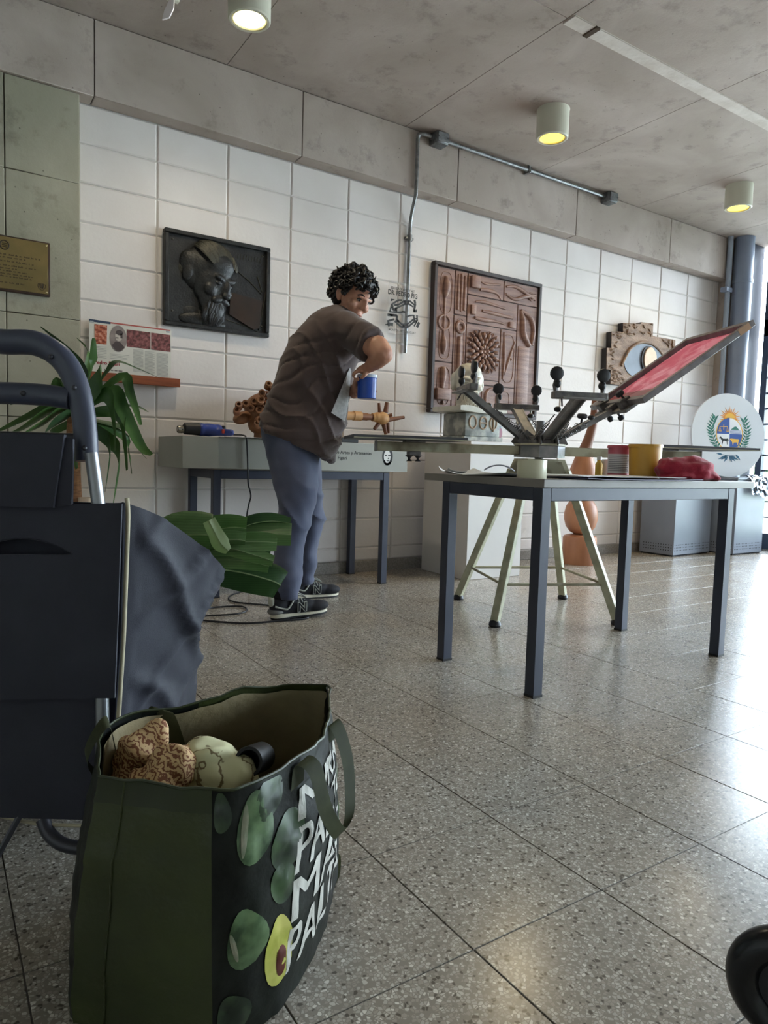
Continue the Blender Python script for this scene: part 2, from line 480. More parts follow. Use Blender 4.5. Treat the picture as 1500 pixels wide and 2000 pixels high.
# window wall on the right: bays with frame, transom, glazing bars, panes
wy = [-.21, -1.45, -2.7, -3.95, -5.2, -6.45, -7.7]
struct('wall_right', box(XR-.001, XR+.12, YF-.1, -7.7, -.12, HC+.1), M_WHITE, 'plain white rendered wall')
struct('trim_4', box(XR-.04, XR+.14, -7.7, -.11, -.1, .115, bev=.004), M_DKFRAME, 'dark sill plinth below the glazing')
for i, (a, c) in enumerate(zip(wy, wy[1:])):
    fr = BM()
    box(XR-.03, XR+.06, a-.06, a, .115, HC, bm=fr); box(XR-.03, XR+.06, c, c+.03, .115, HC, bm=fr)
    box(XR-.03, XR+.06, c, a, HC-.07, HC, bm=fr); box(XR-.03, XR+.06, c, a, .115, .15, bm=fr)
    box(XR-.03, XR+.07, c, a, 2.08, 2.24, bm=fr)
    w = struct('window_%d' % (i+1), fr, M_DKFRAME, 'tall steel window with horizontal glazing bars')
    z = .31
    while z < 2.9:
        if not 2.05 < z < 2.26:
            obj('glazing_bar', box(XR-.008, XR+.012, c+.03, a-.06, z-.008, z+.008), M_DKFRAME, parent=w)
        z += .152
    for z0, z1 in ((.15, 2.08), (2.24, HC-.07)):
        obj('pane', box(XR+.018, XR+.022, c+.028, a-.058, z0, z1), M_GLASS, parent=w)
# outside: pavement and a clipped hedge
struct('ground_outside', box(XR+.12, 60, -50, 45, -.3, -.1), pm('pavement', (196,196,190), (214,213,206), 2, .8), 'pale pavement outside the window')
def hedge(name, x0, x1, y0, y1, h, seed):
    rnd = random.Random(seed); b = BM()
    for k in range(900):
        p = Vector((rnd.uniform(x0, x1), rnd.uniform(y0, y1), -.1+h*rnd.random()**.7))
        d = Vector((rnd.gauss(0,1), rnd.gauss(0,1), rnd.gauss(0,1))).normalized()
        s = d.orthogonal().normalized(); L_ = rnd.uniform(.12, .22)
        v = [b.verts.new(q) for q in (p-s*.05, p+d*L_*.5-s*.07, p+d*L_, p+d*L_*.5+s*.07)]
        b.faces.new(v)
    box(x0+.15, x1-.15, y0+.15, y1-.15, -.1, h-.25, bm=b)
    return b
solo('hedge', hedge('hedge', 15, 16.2, -12, 9, 1.1, 3), pm('hedge_leaf', (104,140,88), (140,172,118), 5, .7), 'clipped green hedge standing outside beyond the window', 'hedge', loc=(15.6, -1.5, -.1), smooth=False)

# ---------------------------------------------------------------- services on wall and ceiling
def downlight(x, y, label, s):
    t = thing('ceiling_lamp', label, 'lamp', (x, y, HC), group='cylindrical ceiling lamps')
    r, h = .098, .172
    obj('housing', lathe([(r*.55, .004), (r*1.02, .004), (r*1.02, -.004), (r, -.008), (r, -h+.006), (r-.006, -h), (r-.016, -h), (r-.016, -h+.01), (r-.020, -h+.012), (r-.020, -.03), (.02, -.03)], 40, caps=False), M_LAMPBODY, t)
    obj('inner_ring', lathe([(r-.0205, -h+.010), (r-.023, -h+.002), (r-.026, -h+.009)], 40, caps=False), pm('ring_cream', (214,208,176), rough=.3), t)
    obj('diffuser', lathe([(.001, -h+.004), (.04, -h+.005), (r-.022, -h+.009)], 40, caps=False), emis('lamp_diffuser_%d' % s, (255,214,70) if s == 0 else (255,246,190), 1.5 if s == 0 else 1.5), t)
    l = bpy.data.lights.new('lamp_light', 'SPOT'); l.energy = 16; l.color = (1, .80, .48) if s == 0 else (1, .86, .62); l.spot_size = math.radians(150); l.spot_blend = 1.0; l.shadow_soft_size = .06
    lo = bpy.data.objects.new('lamp_light', l); COL.objects.link(lo); lo.parent = t; lo.location = (0, 0, -h-.01)
    return t
downlight(2.585, -.822, 'white cylinder ceiling lamp glowing yellow above the carved tool panel', 0)
downlight(4.585, -.85, 'white cylinder ceiling lamp glowing yellow near the window', 0)
downlight(.60, -.826, 'white cylinder ceiling lamp glowing pale cream above the bronze portrait', 1)

t = thing('wall_conduit', 'galvanised conduit running down the block wall behind the poster', 'conduit', (2.09, -.12, 1.50))
obj('lower_pipe', tube(smoothpath([(2.083, -.022, 1.503), (2.090, -.022, 2.0), (2.092, -.022, 2.30), (2.085, -.045, 2.42), (2.066, -.105, 2.50), (2.060, -.126, 2.56), (2.060, -.127, 2.88)], 5), .0125, 14), M_STEELG, t, world=True)
obj('coupling', cyl((2.092, -.022, 2.255), (2.092, -.022, 2.295), .018, n=16), M_STEELG, t, world=True)
obj('clip', box(2.060, 2.125, -.026, -.001, 2.265, 2.282, bev=.003), M_STEELG, t, world=True)
obj('elbow', tube(smoothpath([(2.06, -.127, 2.86), (2.062, -.135, 2.902), (2.10, -.15, 2.912), (2.18, -.15, 2.912)], 5), .0135, 12), M_STEELG, t, world=True)
def jbox(name, x, lab, rz=0):
    t = thing(name, lab, 'junction box', (x, -.15, 2.86))
    obj('body', box(x-.05, x+.05, -.198, -.108, 2.865, HC, bev=.01, seg=2), pm('cast_aluminium', (104,106,108), (128,130,132), 60, .5, metal=.6), t, world=True)
    obj('cover', box(x-.046, x+.046, -.206, -.196, 2.872, HC-.006, bev=.004), pm('cast_aluminium', (104,106,108)), t, world=True)
    for sx in (-1, 1):
        obj('screw', cyl((x+sx*.037, -.206, 2.906), (x+sx*.037, -.210, 2.906), .006, n=10), M_STEELG, t, world=True)
    obj('gland', cyl((x-.066, -.15, 2.912), (x+.066, -.15, 2.912), .02, n=14), M_STEELG, t, world=True)
jbox('junction_box', 2.215, 'grey metal junction box at the top of the wall conduit')
jbox('junction_box', 3.93, 'grey metal junction box at the window end of the ceiling conduit')
t = thing('ceiling_conduit', 'straight galvanised conduit between two junction boxes under the ceiling', 'conduit', (3.07, -.15, 2.912))
obj('pipe', cyl((2.28, -.15, 2.912), (3.88, -.15, 2.912), .0145, n=14), M_STEELG, t, world=True)
obj('clamp', box(3.03, 3.055, -.17, -.108, 2.888, 2.936, bev=.004), M_STEELG, t, world=True)
obj('clamp_screw', cyl((3.042, -.15, 2.93), (3.042, -.15, 2.945), .007, n=10), M_STEELG, t, world=True)

t = thing('drain_pipe', 'thick blue-grey drain pipe rising beside the window', 'pipe', (5.80, -.205, 0))
obj('pipe', cyl((5.80, -.205, 0), (5.80, -.205, HC), .086, n=32), M_BLUEG, t, world=True)
obj('collar', cyl((5.80, -.205, 2.52), (5.80, -.205, 2.555), .091, n=32), M_BLUEG, t, world=True)
t = thing('thin_pipe', 'thin blue-grey pipe clamped beside the thick drain pipe', 'pipe', (5.665, -.145, 0))
obj('pipe', cyl((5.665, -.145, 0), (5.665, -.145, HC), .024, n=18), pm('pale_blue_grey_paint', (150,160,176), rough=.4), t, world=True)
obj('clamp', box(5.60, 5.70, -.175, -.11, 2.43, 2.475, bev=.004), M_BLUEG, t, world=True)

p = at(335, -14, 2.75)
t = thing('ceiling_sensor', 'small pale fitting with dangling tag under the ceiling', 'fitting', (p.x, p.y, HC))
obj('base', lathe([(.001, 0), (.045, 0), (.045, -.02), (.03, -.03), (.001, -.03)], 24), M_LAMPBODY, t)
obj('stem', cyl((0, 0, -.03), (0, 0, -(HC-p.z)+.0), .012, n=12), M_LAMPBODY, t)
obj('bracket', box(-.04, .03, -.012, .012, -(HC-p.z)-.03, -(HC-p.z)+.005, bev=.006, seg=2), M_LAMPBODY, t)
q = at(331, 14, 2.75)-Vector((p.x, p.y, HC))
obj('tag', prism([(-.012, -.055), (.012, -.038), (.018, .0), (.006, .045), (-.006, .035), (-.014, -.02)], -.004, .004, M=Matrix.Translation(q) @ Matrix.Rotation(-.58, 4, 'Z') @ Matrix.Rotation(PI/2, 4, 'X') @ Matrix.Rotation(-.3, 4, 'Z')), pm('pale_plastic', (214,205,205), rough=.4), t)
# ================================================================ things on the walls
def W(px, py, y):                      # photo point -> (x, z) on the plane at depth y
    p = on_y(px, py, y); return (p.x, p.z)
def flat(polys, y, h=.001, M=None):
    """flat pieces lying on a wall plane; polys in world (x, z)"""
    b = BM()
    for p in polys: prism(p, 0, h, M=wallM(0, y, 0), bm=b)
    return b
def bar2(p, q, w):
    p = Vector(p); q = Vector(q); d = (q-p).normalized(); n = Vector((-d.y, d.x))*w/2
    return [tuple(p-n), tuple(q-n), tuple(q+n), tuple(p+n)]
def rect(x0, x1, z0, z1): return [(x0, z0), (x1, z0), (x1, z1), (x0, z1)]

# ---- dark bronze portrait relief
M_BRZ = pm('dark_bronze', (36,37,38), (52,52,52), 14, .42, metal=.35, bump=.25, bscale=90)
M_BRZ2 = pm('bronze_patina', (58,57,50), (74,72,62), 20, .42, metal=.35, bump=.3, bscale=120)
M_BRZ3 = pm('bronze_brown', (62,46,36), (44,40,38), 5, .38, metal=.4)
x0, x1, z0, z1 = .438, 1.068, 1.486, 2.015
t = thing('bronze_relief', 'dark bronze relief of a bearded head hung on the white block wall', 'relief', (.753, 0, z0))
obj('back_plate', box(x0+.004, x1-.004, -.022, .0, z0+.004, z1-.004), M_BRZ, t, world=True)
fr = BM()
for a, c, d, e in ((x0, x1, z1-.024, z1), (x0, x1, z0, z0+.024), (x0, x0+.024, z0+.024, z1-.024), (x1-.024, x1, z0+.024, z1-.024)):
    box(a, c, -.042, .0, d, e, bev=.004, bm=fr)
obj('frame', fr, M_BRZ, t, world=True)
U = lambda u, v, y=-.02: Vector((x0+u*(x1-x0), y, z1-v*(z1-z0)))
def bust_head(vox=.006):
    """a bearded head, face towards local -y"""
    b = BM()
    def he(x, y, z, rx, ry, rz, **k): ell((x, y, z), (rx, ry, rz), 3, bm=b, **k)
    he(0, .03, .045, .098, .115, .105); he(0, -.02, .0, .082, .092, .11); he(0, -.035, .075, .078, .07, .06)
    he(0, -.05, -.07, .062, .058, .065); he(-.032, -.100, .030, .034, .018, .013, rot=Matrix.Rotation(.22,4,'Y')); he(.032, -.100, .030, .034, .018, .013, rot=Matrix.Rotation(-.22,4,'Y'))
    he(0, -.118, -.010, .015, .026, .040); he(0, -.132, -.035, .021, .02, .015)
    he(-.048, -.075, -.03, .03, .03, .03); he(.048, -.075, -.03, .03, .03, .03)
    he(-.024, -.108, -.062, .032, .018, .014, rot=Matrix.Rotation(-.3,4,'Y')); he(.024, -.108, -.062, .032, .018, .014, rot=Matrix.Rotation(.3,4,'Y'))
    he(0, -.075, -.115, .052, .052, .055); he(0, -.055, -.16, .036, .04, .045)
    he(-.096, .035, .0, .016, .028, .04); he(.096, .035, .0, .016, .028, .04)
    he(-.085, .06, .04, .03, .05, .05); he(.085, .06, .04, .03, .05, .05); he(0, .07, -.10, .07, .075, .12); he(0, .05, -.17, .085, .085, .06)
    return blob(b, vox, 3)
def beard_strands(n, seed):
    b = BM(); rnd = random.Random(seed)
    for k in range(n):
        a = rnd.uniform(-1.1, 1.1); z0_ = rnd.uniform(-.07, -.12)
        p = Vector((math.sin(a)*.056, -.055-.058*math.cos(a), z0_))
        tube(smoothpath([p, p+Vector((rnd.uniform(-.012,.012), -.006, -.03)), p+Vector((-p.x*.3, .006, -.062))], 3), [.003,.005,.006,.006,.005,.004,.002], 6, bm=b)
    for s in (-1, 1): ell((s*.034, -.099, .008), (.018, .012, .009), 2, bm=b)
    return b
def hair_locks(n, seed):
    b = BM(); rnd = random.Random(seed)
    for k in range(n):
        a = rnd.uniform(-1.25, 1.25)
        path = []
        for j in range(6):
            e = .45+1.35*j/5
            path.append(Vector((math.sin(a)*.104*math.cos(e-1.2)*1.02, .025-.118*math.cos(e), .048+.112*math.sin(e)*math.cos(a*.75))))
        tube(smoothpath(path, 3), [.003+.006*math.sin(PI*i/15) for i in range(16)], 6, bm=b)
    for s in (-1, 1):
        for k in range(8):
            p = Vector((s*.098, .05+.008*k, .05-.006*k)); tube(smoothpath([p, p+Vector((s*.006, .01, -.03)), p+Vector((0, .016, -.06))], 3), .0055, 6, bm=b)
    return b
hm = Matrix.Translation(U(.405, .455, -.020)) @ Matrix.Diagonal((1, .42, 1, 1)) @ Matrix.Rotation(.10, 4, 'Y') @ Matrix.Rotation(math.radians(38), 4, 'Z') @ Matrix.Rotation(.22, 4, 'X') @ Matrix.Diagonal((1.32, 1.32, 1.32, 1))
h_ = bust_head(.005); h_.transform(hm); obj('head_relief', h_, M_BRZ, t, world=True)
h_ = beard_strands(60, 4); h_.transform(hm); obj('beard_relief', h_, M_BRZ, t, world=True, kind='stuff')
h_ = hair_locks(34, 8); h_.transform(hm); obj('hair_relief', h_, M_BRZ2, t, world=True, kind='stuff')
b = BM(); ell(U(.315, .375, -.012), (.098, .040, .125), 3, bm=b, rot=Matrix.Rotation(.15, 4, 'Y')); obj('skull_relief', b, M_BRZ, t, world=True)
b = BM(); ell(U(.33, .90, -.02), (.13, .02, .045), 3, bm=b); ell(U(.45, .93, -.02), (.08, .022, .03), 3, bm=b)
obj('shoulder_relief', blob(b, .006, 3), M_BRZ, t, world=True)
b = BM()
prism([(p.x, p.z) for p in (U(.61, .56), U(.93, .60), U(.90, .91), U(.84, .93), U(.60, .80))], .018, .036, M=wallM(0, 0, 0), bm=b)
obj('slab_relief', b, M_BRZ3, t, world=True)
b = BM()
for pts in ([(.66,.30),(.80,.40),(.92,.52)], [(.88,.33),(.93,.50)], [(.90,.93),(.95,.62),(.97,.45)], [(.58,.86),(.75,.90),(.90,.95)], [(.22,.92),(.40,.985),(.55,.965)], [(.30,.80),(.34,.90),(.28,.97)], [(.40,.84),(.45,.95)]):
    tube(smoothpath([U(u, v, -.024) for u, v in pts], 4), .0028, 6, bm=b)
for k in range(9):
    u = .68+k*.028; tube([U(u, .17+.005*(k%3), -.023), U(u+.008, .12, -.023)], .0018, 5, bm=b)
obj('incised_lines', b, M_BRZ2, t, world=True)
for u, v in ((.075, .10), (.93, .10), (.075, .84), (.93, .88)):
    obj('rivet', ell(U(u, v, -.022), (.007, .004, .007), 2), M_BRZ2, t, world=True)

# ---- brass plaque on the column
M_BRASS = pm('engraved_brass', (138,118,76), (118,104,68), 6, .34, metal=.55)
M_PLKW = pm('plaque_wood', (52,36,28), (66,46,34), 12, .45)
M_ENGR = pm('engraving', (62,50,30), rough=.7)
gx0, gx1, gz0, gz1 = -.66, -.150, 1.535, 1.800
t = thing('brass_plaque', 'brass memorial plaque on a dark wooden back, screwed to the column', 'plaque', ((gx0+gx1)/2, -.094, gz0))
obj('wooden_back', box(gx0, gx1, -.112, -.088, gz0, gz1, bev=.004), M_PLKW, t, world=True)
obj('brass_plate', box(gx0+.010, gx1-.010, -.116, -.110, gz0+.010, gz1-.008, bev=.002), M_BRASS, t, world=True)
rnd = random.Random(11); b = BM()
for k, (z, xa, xb) in enumerate(((1.705, -.60, -.195), (1.692, -.56, -.262), (1.674, -.60, -.228), (1.654, -.58, -.215), (1.640, -.58, -.30), (1.628, -.58, -.252), (1.614, -.58, -.228), (1.602, -.58, -.236), (1.572, -.58, -.27))):
    x = xa
    while x < xb:
        w = rnd.uniform(.008, .026); w = min(w, xb-x+.004)
        for c in range(int(w/.0042)):
            hh = rnd.choice((.0045, .0055, .007))
            merge(b, flat([rect(x+c*.0042, x+c*.0042+.0028, z, z+hh)], -.116, .0008))
        x += w+.005
obj('engraved_lines', b, M_ENGR, t, world=True, smooth=False, kind='stuff')
b = BM()
ex, ez = -.352, 1.752
tube([(ex+.019*math.cos(a*PI/12), -.117, ez+.021*math.sin(a*PI/12)) for a in range(24)], .0032, 6, closed=True, bm=b)
for dz in (-.008, .0, .008): tube([(ex-.011, -.117, ez+dz), (ex+.011, -.117, ez+dz)], .0018, 5, bm=b)
obj('engraved_emblem', b, M_ENGR, t, world=True)
b = BM(); ex, ez = -.190, 1.582
tube([(ex+.017*math.cos(a*PI/12), -.117, ez+.020*math.sin(a*PI/12)) for a in range(10, 27)], .0014, 5, bm=b)
for dx in (-.009, -.003, .004, .009): tube([(ex+dx, -.117, ez+.012), (ex+dx*.6, -.117, ez-.012)], .0018, 5, bm=b)
obj('engraved_crest', b, M_ENGR, t, world=True)
for x, z in ((gx1-.018, gz1-.018), (gx1-.018, gz0+.019), (gx0+.018, gz1-.018), (gx0+.018, gz0+.019)):
    obj('screw', ell((x, -.117, z), (.0055, .003, .0055), 2), pm('screw_brass', (214,196,150), rough=.25, metal=.8), t, world=True)

# ---- picture ledge and laminated newspaper page
M_LEDGE = pm('ledge_wood', (122,62,34), (146,78,44), 6, .5, stretch=(1,8,8))
t = thing('picture_ledge', 'narrow reddish wooden picture ledge fixed to the block wall', 'shelf', (.26, 0, 1.142))
obj('shelf_board', box(.004, .522, -.058, .0, 1.146, 1.164, bev=.002), M_LEDGE, t, world=True)
obj('front_lip', box(.004, .522, -.064, -.052, 1.142, 1.190, bev=.003), M_LEDGE, t, world=True)
ny = -.03
M_PAPER = pm('newsprint', (214,211,203), (204,201,192), 7, .55)
t = thing('newspaper_page', 'laminated newspaper page about a painter standing on the ledge', 'newspaper', (.26, ny, 1.164))
obj('page', box(.046, .479, ny-.001, ny+.0015, 1.164, 1.463), M_PAPER, t, world=True)
NU = lambda px, py: W(160+px/7.895, 610+py/7.895, ny)     # points read off the photo
def npoly(*p): return [NU(*q) for q in p]
obj('blue_header', flat([npoly((108,100),(440,150),(440,185),(108,138))], ny-.001), pm('print_blue', (52,66,92), rough=.5), t, world=True)
obj('red_header', flat([npoly((440,150),(1362,272),(1362,290),(440,172))], ny-.001), pm('print_red', (172,84,78), rough=.5), t, world=True)
def photo_mat(name, a, b_, c):
    m, nt, p = new_mat(name); N, L = nt.nodes, nt.links
    g = N.new('ShaderNodeNewGeometry'); n = N.new('ShaderNodeTexNoise'); n.inputs['Scale'].default_value = 60; n.inputs['Detail'].default_value = 3
    L.new(g.outputs['Position'], n.inputs['Vector']); r = N.new('ShaderNodeValToRGB'); e = r.color_ramp.elements
    e[0].position = .36; e[0].color = lin(a); e[1].position = .5; e[1].color = lin(b_); q = e.new(.64); q.color = lin(c)
    L.new(n.outputs['Fac'], r.inputs['Fac']); L.new(r.outputs['Color'], p.inputs['Base Color']); p.inputs['Roughness'].default_value = .45
    return m
M_PH1 = photo_mat('print_photo_warm', (120,52,40), (176,92,64), (206,150,130))
M_PH2 = photo_mat('print_photo_red', (78,44,44), (118,66,66), (150,96,94))
obj('small_photo', flat([npoly((192,178),(388,205),(380,500),(195,480))], ny-.001), M_PH1, t, world=True)
obj('wide_photo', flat([npoly((690,262),(1362,352),(1366,612),(690,528))], ny-.001), M_PH2, t, world=True)
obj('photo_divider', flat([npoly((1055,300),(1064,302),(1064,578),(1055,576))], ny-.0021), M_PAPER, t, world=True)
cx_, cz_ = NU(560, 408); rx_ = NU(690, 420)[0]-cx_; rz_ = cz_-NU(565, 612)[1]
obj('oval_portrait', flat([circle(rx_, 36, cx_, cz_, ry=rz_)], ny-.001, .0016), pm('print_grey', (128,116,114), (146,134,130), 30, .5), t, world=True)
ph = BM()
for p in (circle(rx_*.42, 20, cx_+.002, cz_+rz_*.18, ry=rz_*.36),): prism(p, 0, .0022, M=wallM(0, ny-.001, 0), bm=ph)
obj('portrait_face', ph, pm('print_pale', (188,178,170), rough=.5), t, world=True)
ph = BM()
prism([(cx_-rx_*.78, cz_-rz_*.55), (cx_-rx_*.3, cz_-rz_*.2), (cx_+rx_*.2, cz_-rz_*.25), (cx_+rx_*.75, cz_-rz_*.6), (cx_+rx_*.3, cz_-rz_*.92), (cx_-rx_*.3, cz_-rz_*.92)], 0, .0024, M=wallM(0, ny-.001, 0), bm=ph)
prism(circle(rx_*.44, 16, cx_+.006, cz_+rz_*.46, ry=rz_*.2), 0, .0026, M=wallM(0, ny-.001, 0), bm=ph)
prism(rect(cx_+rx_*.24, cx_+rx_*.5, cz_+rz_*.05, cz_+rz_*.42), 0, .0026, M=wallM(0, ny-.001, 0), bm=ph)
prism(rect(cx_-rx_*.34, cx_+rx_*.02, cz_+rz_*.02, cz_+rz_*.09), 0, .0026, M=wallM(0, ny-.001, 0), bm=ph)
obj('portrait_coat_and_hair', ph, pm('print_dark', (78,68,68), rough=.5), t, world=True)
b = BM(); rnd = random.Random(2)
for (xa, xb, za, zb, st) in ((200, 380, 522, 700, 24), (430, 730, 640, 720, 21), (790, 945, 570, 915, 13), (970, 1120, 600, 940, 13), (1150, 1330, 630, 985, 13)):
    y = za
    while y < zb:
        p = NU(xa, y+(xa-200)*.128*0); q = NU(xb-rnd.choice((0,0,0,30)), y+(xb-xa)*.10)
        merge(b, flat([bar2(p, q, .0016)], ny-.001, .0006)); y += st
obj('text_columns', b, pm('print_text', (142,140,136), rough=.6), t, world=True, smooth=False, kind='stuff')
p = NU(190, 790)
obj('headline', text('Pedro Figari', .026, wallM(p[0], ny-.0015, p[1]), bold=.0006, sx=1.02), pm('print_headline', (150,52,62), rough=.5), t, world=True, smooth=False)
p = NU(345, 880)
b = BM()
for k in range(14): merge(b, flat([rect(p[0]+k*.0068, p[0]+k*.0068+.004, p[1]-.004-.0001*k, p[1]+.002)], ny-.001, .0006))
obj('subheading', b, pm('print_dark', (78,68,68)), t, world=True, smooth=False)
cl = pm('clip_steel', (190,194,198), rough=.25, metal=.8)
for px, py in ((150, 140), (1325, 300)):
    p = NU(px, py); obj('tape_strip', flat([rect(p[0]-.010, p[0]+.010, p[1]-.006, p[1]+.004)], ny-.0015, .0006), cl, t, world=True)

# ---- clear film poster with black print over the conduit
def film(name, col, a):
    m, nt, b = new_mat(name); N, L = nt.nodes, nt.links
    out = N['Material Output']; tr = N.new('ShaderNodeBsdfTransparent'); tr.inputs[0].default_value = (*col, 1)
    mx = N.new('ShaderNodeMixShader'); mx.inputs[0].default_value = a
    b.inputs['Base Color'].default_value = (.85,.85,.86,1); b.inputs['Roughness'].default_value = .15
    L.new(tr.outputs[0], mx.inputs[1]); L.new(b.outputs[0], mx.inputs[2]); L.new(mx.outputs[0], out.inputs['Surface'])
    return m
py_ = -.052
t = thing('film_poster', 'clear film poster with black linked-hands print taped over the conduit', 'poster', (2.07, py_, 1.62))
obj('film', box(1.915, 2.262, py_-.0004, py_+.0004, 1.618, 1.965), film('clear_film', (.985,.985,.985), .05), t, world=True)
PW = lambda x, y: W(740+x/14.29, 540+y/14.29, py_)
M_INK = pm('black_ink', (30,28,27), rough=.5)
b = BM()
def ink(pts, w=18):
    for p, q in zip(pts, pts[1:]): prism(bar2(PW(*p), PW(*q), w*.00050), 0, .0008, M=wallM(0, py_-.0004, 0), bm=b)
def inkp(*pts): prism([PW(*p) for p in pts], 0, .0008, M=wallM(0, py_-.0004, 0), bm=b)
# upper pair of arms and hands (half an octagon)
ink([(310,980),(350,790),(480,700),(560,660),(640,665)], 24); ink([(430,800),(560,780),(700,690),(860,680),(985,790)], 24)
ink([(480,890),(700,780),(840,770),(960,850)], 22); ink([(720,690),(735,775)], 26); ink([(825,690),(815,770)], 22)
ink([(385,800),(395,950)], 22); ink([(470,860),(490,980)], 30); ink([(310,880),(390,870)], 18); ink([(400,930),(490,930)], 40)
inkp((285,960),(480,985),(720,960),(740,985),(600,1030),(290,1000)); inkp((330,620),(450,640),(400,665),(340,690))
ink([(990,650),(1015,760),(990,900),(985,985)], 34); inkp((960,880),(1010,960),(1050,900),(1065,1000),(965,1000)); ink([(640,970),(740,1020)], 14)
# lower pair
ink([(240,1070),(500,1090),(490,1230),(560,1250)], 34); inkp((270,1035),(460,1075),(330,1110)); ink([(230,1250),(430,1190)], 26)
ink([(440,1240),(620,1410),(800,1415),(1000,1250)], 26); ink([(520,1240),(660,1340),(790,1335),(960,1200)], 24)
ink([(680,1345),(690,1410)], 28); ink([(785,1340),(790,1405)], 24); ink([(970,1070),(985,1240),(1070,1250),(1060,1080)], 26); ink([(985,1180),(1070,1180)], 22)
ink([(1060,1240),(980,1390)], 22); inkp((740,1075),(970,1065),(960,1100),(850,1120),(790,1150),(760,1120),(830,1100)); ink([(1120,1280),(1060,1420)], 40)
inkp((240,1260),(330,1290),(400,1300),(390,1390),(330,1370),(270,1400),(230,1350)); ink([(180,1345),(260,1330)], 16)
obj('linked_hands_print', b, M_INK, t, world=True, smooth=False)
def wtext(s, px, py, size, sx=1.0, bold=.0004):
    p = PW(px, py); return text(s, size, wallM(p[0], py_-.0012, p[1]), bold=bold, sx=sx, align='CENTER', extrude=.0003)
obj('top_line', wtext('ESCUELA DE ARTES Y ART', 670, 400, .0235, .70), M_INK, t, world=True, smooth=False)
obj('name_line', wtext('DR. PEDRO FIG', 668, 560, .046, .78, .0012), M_INK, t, world=True, smooth=False)
obj('city_line', wtext('MONTEVIDEO URUGUAY', 650, 1560, .0215, .92, .0001), pm('grey_ink', (96,92,90), rough=.5), t, world=True, smooth=False)

# ---- carved wooden tool panel
def wood(name, a, b_, sc=5.0, st=(1,1,9), rough=.5, bump=.25):
    return pm(name, a, b_, sc, rough, stretch=st, bump=bump, bscale=sc*6, detail=6)
M_TW = wood('carved_mahogany', (112,84,76), (138,108,98))
M_TW2 = wood('carved_mahogany_tool', (118,88,78), (148,116,104))
M_TWF = pm('panel_frame_dark', (58,50,52), (72,62,62), 8, .5)
fx0, fx1, fz0, fz1 = 2.296, 3.338, 1.112, 2.160
t = thing('carved_tool_panel', 'large square wooden panel carved with hand tools around a rosette', 'relief', (2.817, 0, fz0))
obj('back_board', box(fx0+.01, fx1-.01, -.026, .0, fz0+.01, fz1-.01), M_TWF, t, world=True)
fr = BM()
for a, c, d, e in ((fx0, fx1, fz1-.026, fz1), (fx0, fx1, fz0, fz0+.026), (fx0, fx0+.026, fz0+.026, fz1-.026), (fx1-.026, fx1, fz0+.026, fz1-.026)):
    box(a, c, -.05, .0, d, e, bev=.003, bm=fr)
obj('frame', fr, M_TWF, t, world=True)
F = lambda u, v: (fx0+.03+u*(fx1-fx0-.06), fz1-.03-v*(fz1-fz0-.06))
def plank(u0, u1, v0, v1, tools, border=True):
    xa, za = F(u0, v0); xb, zb = F(u1, v1); g = .003
    pl = obj('carved_plank', box(xa+g, xb-g, -.036, -.02, zb+g, za-g, bev=.003), M_TW, t, world=True)
    if tools:
        b = BM()
        for tp in tools: tp(b)
        obj('carved_tool', b, M_TW2, pl, world=True, label=None)
    return pl
def T(path, r, fl=.75):                                # raised rounded shape along a path in panel units
    def f(b):
        pts = smoothpath([(F(u, v)[0], -.037, F(u, v)[1]) for u, v in path], 4)
        rr = r if isinstance(r, list) else [r]*len(path)
        R_ = [x[0] for x in smoothpath([(q,) for q in rr], 4)]
        tube(pts, R_, 10, bm=b)
    return f
def E_(u, v, a, c, d=.018):
    def f(b): ell((F(u, v)[0], -.036, F(u, v)[1]), (a, d, c), 2, bm=b)
    return f
def Rg(u, v, r, w):
    def f(b):
        x, z = F(u, v); tube([(x+r*math.cos(k*PI/12), -.038, z+r*math.sin(k*PI/12)) for k in range(24)], w, 8, closed=True, bm=b)
    return f
def Bx(u0, u1, v0, v1, d=.022):
    def f(b):
        xa, za = F(u0, v0); xb, zb = F(u1, v1); box(xa, xb, -.036-d, -.03, zb, za, bev=.006, seg=2, bm=b)
    return f
def Lobe(u0, u1, v0, v1):                              # hollow round the tool: a rounded raised outline
    def f(b):
        xa, za = F(u0, v0); xb, zb = F(u1, v1); cx, cz, rx, rz = (xa+xb)/2, (za+zb)/2, (xb-xa)/2, (za-zb)/2
        pts = []
        for k in range(40):
            a = 2*PI*k/40; ca, sa = math.cos(a), math.sin(a)
            pts.append((cx+rx*math.copysign(abs(ca)**.6, ca), -.036, cz+rz*math.copysign(abs(sa)**.6, sa)))
        tube(pts, .004, 6, closed=True, bm=b)
    return f
plank(.0, .165, .0, .665, [Lobe(.03,.14,.03,.32), Lobe(.035,.135,.42,.64), T([(.08,.06),(.085,.12),(.08,.17),(.075,.21)], [.012,.03,.028,.012]), T([(.075,.21),(.075,.50)], [.010,.010]), Rg(.075,.385,.05,.008), T([(.075,.48),(.078,.55),(.075,.61)], [.012,.028,.010])])
plank(.165, .285, .0, .315, [T([(.195,.03),(.195,.28)], [.007,.012]), T([(.225,.02),(.225,.29)], [.012,.007]), T([(.258,.03),(.255,.28)], [.009,.011])])
plank(.285, .64, .0, .155, [Bx(.30,.385,.02,.105,.03), T([(.385,.03),(.45,.055),(.60,.04)], [.007,.009,.006]), T([(.40,.105),(.50,.10),(.57,.11),(.61,.145)], [.012,.014,.010,.006])])
